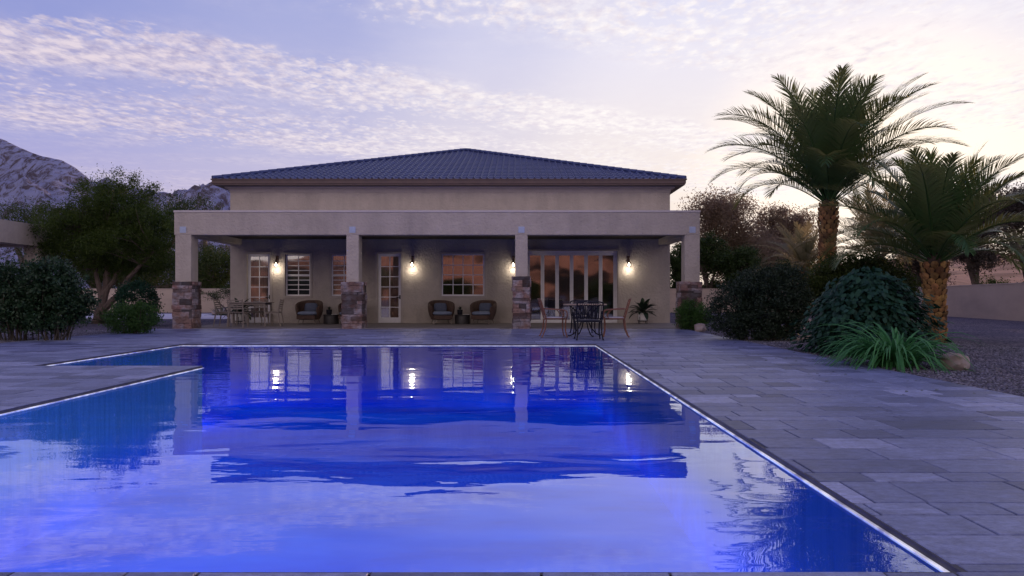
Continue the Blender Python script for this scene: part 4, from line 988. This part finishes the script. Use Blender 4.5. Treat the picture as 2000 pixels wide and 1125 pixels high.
palm('shorter palm tree with textured orange trunk beside the daylily', gp(1824, 94), 1.62, .21, 42, 2.5, M['frond'], 9, lean=(.02, 0), e_lo=22, lw=.026)
palm('sunlit palm showing between the two larger palms', gp(1718, 52), 2.3, .25, 34, 2.9, M['frond_far'], 14, e_lo=15, nl=46, lw=.03)
palm('small distant palm left of the tallest trunk', gp(1572, 40), 2.1, .25, 34, 2.6, M['frond_far'], 18, e_lo=5, nl=46, lw=.03)

fullness(1430, 30, 380, 240, 'tall russet tree back-lit beyond the right end of the house', M['brown_tree'], 31, group='back-lit russet trees', nsub=1000, leaf=.15, low=.25)
fullness(1510, 28, 400, 190, 'lower russet tree to the right of the tallest russet tree', M['brown_tree'], 32, group='back-lit russet trees', nsub=800, leaf=.15, low=.25)
fullness(1385, 33, 452, 130, 'dark green bushy tree right behind the porch end', M['dk_tree'], 33, group='dark trees behind the right garden wall', low=.1)
fullness(1455, 33.5, 478, 130, 'dark green tree behind the wide blackish shrub', M['dk_tree'], 34, group='dark trees behind the right garden wall', low=.1)
fullness(1545, 33, 500, 120, 'low dark tree beyond the wall near the tall palm', M['dk_tree'], 38, group='dark trees behind the right garden wall', low=.1)
fullness(1330, 33, 470, 80, 'narrow green tree seen through the right porch opening', M['dk_tree'], 39, group='dark trees behind the right garden wall', low=.1)
fullness(1905, 37, 385, 170, 'dusky tree with a leaning trunk over the right boundary wall', M['dusk_tree'], 35, group='dusky trees past the right wall', low=.35, nsub=600, leaf=.13)
fullness(2010, 36, 350, 220, 'dusky tree cut by the right edge of the view', M['dusk_tree'], 36, group='dusky trees past the right wall', low=.3, nsub=700, leaf=.13)
fullness(1800, 31, 420, 160, 'dusky tree mostly behind the shorter palm', M['dusk_tree'], 37, group='dusky trees past the right wall', low=.2, nsub=600, leaf=.13)
shrub('long low hedge just beyond the right boundary wall', (wx(1960, 38), dep(38), 0), [(-.5, 0, 1.1, 1.3, .9, .9), (1.6, 0, 1.0, 1.5, .9, .85), (3.6, -.8, 1.0, 1.5, .9, .85)], M['ol_tree'], 300, .3, 50, .1, .4, 10, name='hedge')

protoT = fullness(1010, 40, 500, 200, 'dark tree in the garden behind the viewer, straight across from the house', M['dk_tree'], 50, group='trees on the far side of the garden', nsub=260, leaf=.16, low=.05)
protoT.location = (1.0, -27, -.02)
for (x_, y_, s_, h_, lb) in ((-7, -30, 1.5, 1.0, 'wide low'), (-15, -26, 1.3, 1.3, 'tall'), (9, -24, 1.4, .9, 'low bushy'), (15, -31, 1.7, 1.35, 'tallest'), (24, -27, 1.5, 1.0, 'rounded'), (-24, -29, 1.7, 1.1, 'leftmost')):
    c_ = dup(protoT, (x_, y_, -.02), x_, lb + ' dark tree in the garden behind the viewer'); c_.scale = (s_, s_, h_)
# ------------------------------------------------------------------ furniture
# slatted wooden dining chairs and table, left
def make_wood_chair():
    t = thing('dining_chair', (0, 0, 0), 'slat-back wooden chair with its back to the pool', 'chair', 'wooden dining chairs under the left porch bay')
    for sx in (-1, 1):
        mb = MB(); mb.tube([(sx * .225, .21, 0), (sx * .205, .19, .44)], [.014, .02], 8); mb.build('leg', M['teak'], t, True)
        mb = MB(); mb.tube([(sx * .235, -.27, 0), (sx * .215, -.20, .44), (sx * .215, -.225, .62), (sx * .215, -.275, .84)], [.014, .021, .019, .015], 8); mb.build('leg', M['teak'], t, True)
    mb = MB()
    for i in range(7): mb.box(-.215, .215, -.19 + i * .058, -.19 + i * .058 + .048, .44, .456)
    mb.box(-.2, -.18, -.19, .2, .40, .439); mb.box(.18, .2, -.19, .2, .40, .439); mb.box(-.2, .2, .18, .2, .40, .439)
    mb.build('seat', M['teak'], t, bevel=.003)
    mb = MB()
    for z in (.56, .62, .68, .745, .81): mb.bar((-.21, -.205 - (z - .5) * .17, z), (.21, -.205 - (z - .5) * .17, z), .014, .036)
    mb.build('backrest', M['teak'], t, bevel=.003); return t
wc = make_wood_chair(); fz = 0.012
wc.location = (wx(465, 64.5), dep(64.5), fz); wc.rotation_euler = (0, 0, R(4))
dup(wc, (wx(440, 63), dep(63), fz), R(-88), 'slat-back wooden chair at the left end of the wooden table')
dup(wc, (wx(530, 63), dep(62.5), fz), R(96), 'slat-back wooden chair at the right end of the wooden table')
dup(wc, (wx(508, 60), dep(60.5), fz), R(176), 'slat-back wooden chair behind the wooden table, facing the pool')
t = thing('dining_table', (wx(488, 62.5), dep(62.3), fz), 'rectangular weathered wooden dining table in the left porch bay', 'table')
mb = MB()
for i in range(6): mb.box(-.62, .62, -.36 + i * .12, -.36 + i * .12 + .112, .725, .75)
mb.box(-.55, .55, -.3, -.28, .66, .724); mb.box(-.55, .55, .28, .3, .66, .724); mb.build('tabletop', M['teak'], t, bevel=.004)
for sx in (-1, 1):
    for sy in (-1, 1):
        mb = MB(); mb.tube([(sx * .56, sy * .31, 0), (sx * .53, sy * .28, .724)], [.022, .03], 8); mb.build('leg', M['teak'], t, True)
tp = MB(); tp.lathe([(.06, 0), (.1, .006), (.13, .02), (.125, .022), (.09, .01)], (0, 0, 0), 20); b_ = tp.build('plate', M['paper'], None, True); b_.location = (wx(502, 62.5), dep(62.3), fz + .751); tag(b_, 'pale shallow dish lying on the wooden dining table', 'dish')

def broad_leaf(V, Q, base, az, el, L, W, droop, n=7):
    p = np.array(base, float); side = np.array([-math.sin(az), math.cos(az), 0]); e_ = el; b0 = len(V)
    for s in range(n + 1):
        f = s / n; ww = W * (math.sin(PI * min(1, max(0.02, (f - .22) / .78))) ** .7 if f > .24 else .08)
        if s == n: ww = W * .03
        V += [p - side * ww / 2 + np.array([0, 0, ww * .18]), p.copy(), p + side * ww / 2 + np.array([0, 0, ww * .18])]
        p = p + np.array([math.cos(az) * math.cos(e_), math.sin(az) * math.cos(e_), math.sin(e_)]) * L / n; e_ -= droop / n
        if s: q = b0 + 3 * (s - 1); Q += [(q, q + 1, q + 4, q + 3), (q + 1, q + 2, q + 5, q + 4)]
pot = thing('potted_plant', (wx(1257, 58), dep(57.6), fz), 'broad leaved plant in a white pot on a dark stand right of the folding doors', 'potted plant', 'plants in white pots on stands')
mb = MB(); mb.lathe([(.10, .10), (.14, .115), (.158, .19), (.16, .30), (.155, .37), (.14, .37), (.138, .34), (.02, .33)], n=28); mb.build('pot', M['pot_white'], pot, True)
mb = MB()
for i in range(4):
    a = PI / 4 + i * PI / 2; mb.tube([(.172 * math.cos(a), .172 * math.sin(a), 0), (.172 * math.cos(a), .172 * math.sin(a), .24)], .011, 6)
mb.box(-.125, .125, -.012, .012, .075, .099); mb.box(-.012, .012, -.125, .125, .0745, .0985)
pts = [(.172 * math.cos(i * PI / 12), .172 * math.sin(i * PI / 12), .10) for i in range(25)]; mb.tube(pts, .009, 6)
mb.build('plant_stand', M['black_metal'], pot)
V = []; Q = []
for i in range(34): broad_leaf(V, Q, (0, 0, .35), i * 2.4, R(10 + 70 * (i / 34)), random.uniform(.42, .66), random.uniform(.12, .18), random.uniform(.7, 1.5))
quads_obj('foliage', V, Q, M['houseplant'], pot, smooth=True)
dup(pot, (wx(463, 58.5), dep(58), fz), 1.0, 'broad leaved plant in a white pot on a stand behind the wooden dining chairs')

# barrel rattan lounge chairs
def make_lounge():
    t = thing('lounge_chair', (0, 0, 0), 'barrel shaped rattan armchair left of the dark drum table, in the left bay', 'armchair', 'rattan armchairs along the house wall')
    mb = MB(); n = 44; vs = []; rings = []
    A0, A1 = R(-128), R(128)
    for j in range(n + 1):
        a = A0 + (A1 - A0) * j / n; u = abs(a) / R(128)
        zt = .80 - .20 * max(0, (u - .15) / .85) ** 1.4 - (.04 if u > .95 else 0)
        dx, dy = math.sin(a), math.cos(a)
        sec = []
        for (rr_, z) in ((.33, .16), (.40, .28), (.44, .42), (.455, .56), (.45, zt - .03), (.43, zt), (.39, zt - .02), (.385, .56), (.375, .42), (.34, .2)):
            z = min(z, zt) if z <= .56 else z
            sec.append((rr_ * dx * 1.0, rr_ * dy * .92, z))
        rings.append(sec)
    m_ = len(rings[0]); vs = [p for r_ in rings for p in r_]
    fs = [(j * m_ + i, (j + 1) * m_ + i, (j + 1) * m_ + (i + 1) % m_, j * m_ + (i + 1) % m_) for j in range(n) for i in range(m_)]
    fs += [tuple(range(m_)), tuple(range(n * m_ + m_ - 1, n * m_ - 1, -1))]
    mb.add(vs, fs); mb.build('shell', M['rattan'], t, True)
    mb = MB(); mb.lathe([(.30, .15), (.36, .18), (.375, .28), (.36, .30)], n=32, sy=.92); mb.box(-.3, .3, -.40, -.1, .17, .30); mb.build('seat_base', M['rattan'], t, bevel=.01)
    mb = MB(); mb.pillow((0, -.06, .36), .33, .33, .075, 4); mb.build('cushion', M['cushion'], t, True)
    from mathutils import Euler
    mb = MB(); mb.pillow((0, .2, .55), .22, .16, .07, 4, rot=Euler((R(72), 0, 0))); mb.build('pillow', M['pillow'], t, True)
    for sx in (-1, 1):
        for sy in (-1, 1):
            mb = MB(); mb.tube([(sx * .30, sy * .27 - .03, 0), (sx * .24, sy * .22 - .03, .19)], [.012, .02], 8); mb.build('leg', M['teak'], t, True)
    return t
lc = make_lounge(); SL = 58.2; YL = dep(SL)
lc.location = (wx(604, SL), YL, fz)
dup(lc, (wx(687, SL), YL, fz), R(-12), 'rattan armchair mostly hidden behind the second stone column base')
dup(lc, (wx(862, SL), YL, fz), R(16), 'rattan armchair under the large window, turned to the right, nearer the middle door')
dup(lc, (wx(944, SL), YL, fz), R(-16), 'rattan armchair under the large window, turned to the left, nearer the third column')
st = thing('side_table', (wx(646, SL), YL + .05, fz), 'dark drum side table between the two left rattan armchairs', 'side table', 'dark drum side tables')
mb = MB(); mb.lathe([(.235, 0), (.25, .01), (.25, .27), (.245, .28)], n=28); mb.build('drum', M['drum'], st, True)
mb = MB(); mb.lathe([(.26, .28), (.265, .287), (.265, .305), (.26, .312)], n=28); mb.build('tabletop', M['drum'], st, True)
dup(st, (wx(903, SL), YL + .05, fz), 0, 'dark drum side table between the armchairs under the large window')
pp = thing('planter', (wx(642, SL), YL + .05, fz + .312), 'small black planter with a short sprig on the left drum table', 'planter', 'small black planters on the drum tables')
mb = MB(); mb.lathe([(.07, 0), (.085, .02), (.095, .16), (.09, .17), (.08, .17), (.075, .15), (.01, .145)], n=20); mb.build('pot', M['black_metal'], pp, True)
V = []; Q = []
for i in range(12): broad_leaf(V, Q, (0, 0, .14), i * 2.4, R(55 + 3 * i), .13 + .012 * (i % 3), .03, .6)
quads_obj('foliage', V, Q, M['houseplant'], pp)
dup(pp, (wx(898, SL), YL + .05, fz + .312), .6, 'small black planter with a short sprig on the drum table under the large window')
for px, lb in ((654, 'thin white open booklet on the left drum table'), (911, 'thin white open booklet on the drum table under the large window')):
    mb = MB(); mb.add([(-.1, -.07, 0), (0, -.07, .008), (0, .07, .008), (-.1, .07, 0), (.1, -.07, .0), (.1, .07, .0), (-.1, -.07, .01), (0, -.07, .02), (0, .07, .02), (-.1, .07, .01), (.1, -.07, .01), (.1, .07, .01)],
                        [(3, 2, 1, 0), (2, 5, 4, 1), (6, 7, 8, 9), (7, 10, 11, 8), (0, 1, 7, 6), (1, 4, 10, 7), (2, 3, 9, 8), (5, 2, 8, 11), (0, 6, 9, 3), (4, 5, 11, 10)])
    b_ = mb.build('booklet', M['paper']); b_.location = (wx(px, SL), YL - .02, fz + .313); tag(b_, lb, 'booklet', 'booklets on the drum tables')

# cast metal dining set near the folding doors
def make_cast(mat, label, seatmat, slat_rot=False):
    t = thing('garden_armchair', (0, 0, 0), label, 'chair', 'cast metal garden armchairs')
    for sx in (-1, 1):
        mb = MB(); mb.tube([(sx * .27, .27, 0), (sx * .265, .25, .03), (sx * .245, .225, .16), (sx * .25, .225, .30), (sx * .262, .235, .42)], [.022, .013, .015, .018, .018], 8); mb.build('leg', mat, t, True)
        mb = MB(); mb.tube([(sx * .27, -.33, 0), (sx * .265, -.31, .03), (sx * .245, -.25, .18), (sx * .245, -.22, .42)], [.022, .014, .017, .02], 8); mb.build('leg', mat, t, True)
        mb = MB(); mb.tube([(sx * .262, .235, .42), (sx * .285, .265, .50), (sx * .29, .25, .60), (sx * .287, .18, .635), (sx * .28, .0, .645), (sx * .265, -.24, .66)], [.017] * 6, 8, flat=.8)
        mb.tube([(sx * .262, .14, .42), (sx * .283, .17, .50), (sx * .285, .13, .58), (sx * .283, .08, .638)], .011, 6); mb.build('armrest', mat, t, True)
    mb = MB(); rim = [(.255 * math.copysign(abs(math.cos(a)) ** .6, math.cos(a)), .235 * math.copysign(abs(math.sin(a)) ** .6, math.sin(a)) + .0, .425) for a in [2 * PI * i / 28 for i in range(29)]]
    mb.tube(rim, .016, 6)
    for i in range(11): mb.box(-.235 + i * .044, -.235 + i * .044 + .03, -.22, .22, .421, .430)
    mb.build('seat', mat, t)
    mb = MB(); mb.pillow((0, .0, .448), .235, .22, .022, 5); mb.build('seat_pad', seatmat, t, True)
    def back(x, z): return (x, -.22 - (z - .42) * .30 - .04 * max(0, (z - .42) * 2.4) * (1 - (x / .26) ** 2) * .6, z)
    mb = MB()
    for sx in (-1, 1): mb.tube([back(sx * .25, .42), back(sx * .262, .55), back(sx * .268, .7), back(sx * .262, .86)], .016, 8)
    tr_ = [back(-.262 + .524 * i / 12, .86 + .028 * math.sin(PI * i / 12) + .012 * math.sin(3 * PI * i / 12)) for i in range(13)]; mb.tube(tr_, .016, 8)
    mb.tube([back(-.255 + .51 * i / 8, .50) for i in range(9)], .012, 6)
    mb.tube([back(-.26 + .52 * i / 8, .80) for i in range(9)], .010, 6)
    mb.build('back_frame', mat, t, True)
    mb = MB()
    for i in range(12):
        x = -.225 + i * .041
        if i in (5, 6): x += (-.006 if i == 5 else .006)
        mb.bar(back(x, .50), back(x, .80), .024, .008, up=(0, 1, 0))
    for i in range(5): 
        x = -.18 + i * .09; cz = .83; mb.tube([back(x + .028 * math.cos(a), cz + .022 * math.sin(a)) for a in [2 * PI * q / 10 for q in range(11)]], .006, 5)
    mb.build('backrest', mat, t); return t
SC = 83.0
blk = make_cast(M['black_metal'], 'black metal garden chair with its back to the pool, nearest the water', M['drum'])
blk.location = (wx(1147, 87), dep(88.5), 0.0); blk.scale = (1.06, 1, .94)
b2 = dup(blk, (wx(1138, 76), dep(76.5), 0), R(183), 'black metal garden chair on the far side of the round table, mostly hidden')
cop = make_cast(M['copper'], 'copper coloured garden armchair left of the round table, seen side-on', M['seat_sling'])
cop.location = (wx(1083, SC), dep(SC), 0.0); cop.rotation_euler = (0, 0, R(-86)); cop.scale = (1, 1, 1.0)
dup(cop, (wx(1200, SC), dep(SC), 0), R(84), 'copper coloured garden armchair right of the round table, seen side-on')
t = thing('garden_table', (wx(1142, 82), dep(82.3), 0), 'round garden table with curved black legs between the metal armchairs', 'table')
mb = MB(); mb.lathe([(.49, .735), (.515, .74), (.52, .757), (.51, .77), (.0, .77)], n=40); mb.build('tabletop', M['table_stone'], t, True)
for i in range(4):
    a = R(20) + i * PI / 2; mb = MB()
    mb.tube([(r_ * math.cos(a), r_ * math.sin(a), z) for r_, z in ((.40, .735), (.30, .66), (.13, .5), (.09, .36), (.16, .2), (.3, .06), (.40, .02), (.44, .03))], .015, 8); mb.build('leg', M['black_metal'], t, True)
mb = MB(); mb.lathe([(.085, .33), (.1, .35), (.085, .37)], n=20); mb.lathe([(.38, .722), (.40, .728), (.38, .734)], n=30); mb.build('brace', M['black_metal'], t, True)

# underwater lamps on the pool walls
def pool_light(loc, rz, label, energy):
    t = thing('pool_light', loc, label, 'pool light', 'underwater pool lights', rz)
    mb = MB(); mb.tube([(0, .0015, 0), (0, .03, 0)], [.13, .12], 24); mb.build('rim', M['white_frame'], t)
    mb = MB(); mb.tube([(0, .0305, 0), (0, .036, 0)], [.10, .09], 24); mb.build('lens', M['pool_lens'], t)
    l_ = bpy.data.lights.new('pool_lamp', 'AREA'); l_.shape = 'DISK'; l_.size = .24; l_.energy = energy; l_.color = (.14, .32, 1.0); l_.spread = R(170)
    lo = bpy.data.objects.new('pool_lamp', l_); COL.objects.link(lo); lo.parent = t; lo.location = (0, .06, 0); lo.rotation_euler = (R(90), 0, 0)
    return t
for x, lb in ((-3.0, 'round underwater light on the near pool wall, left one'), (-1.4, 'round underwater light on the near pool wall, right one')):
    pool_light((x, PY0, -.62), 0, lb, 90)
pool_light((PX0, 11.6, -.62), R(-90), 'round underwater light on the far left pool wall', 60)

# ------------------------------------------------------------------ render
scene.render.engine = 'CYCLES'
c = scene.cycles; c.use_denoising = True; c.max_bounces = 8; c.transparent_max_bounces = 12; c.diffuse_bounces = 3; c.glossy_bounces = 4
c.caustics_reflective = False; c.caustics_refractive = False; c.sample_clamp_indirect = 4
vs_ = scene.view_settings; vs_.view_transform = 'Standard'; vs_.look = 'None'; vs_.exposure = 0; vs_.gamma = 1
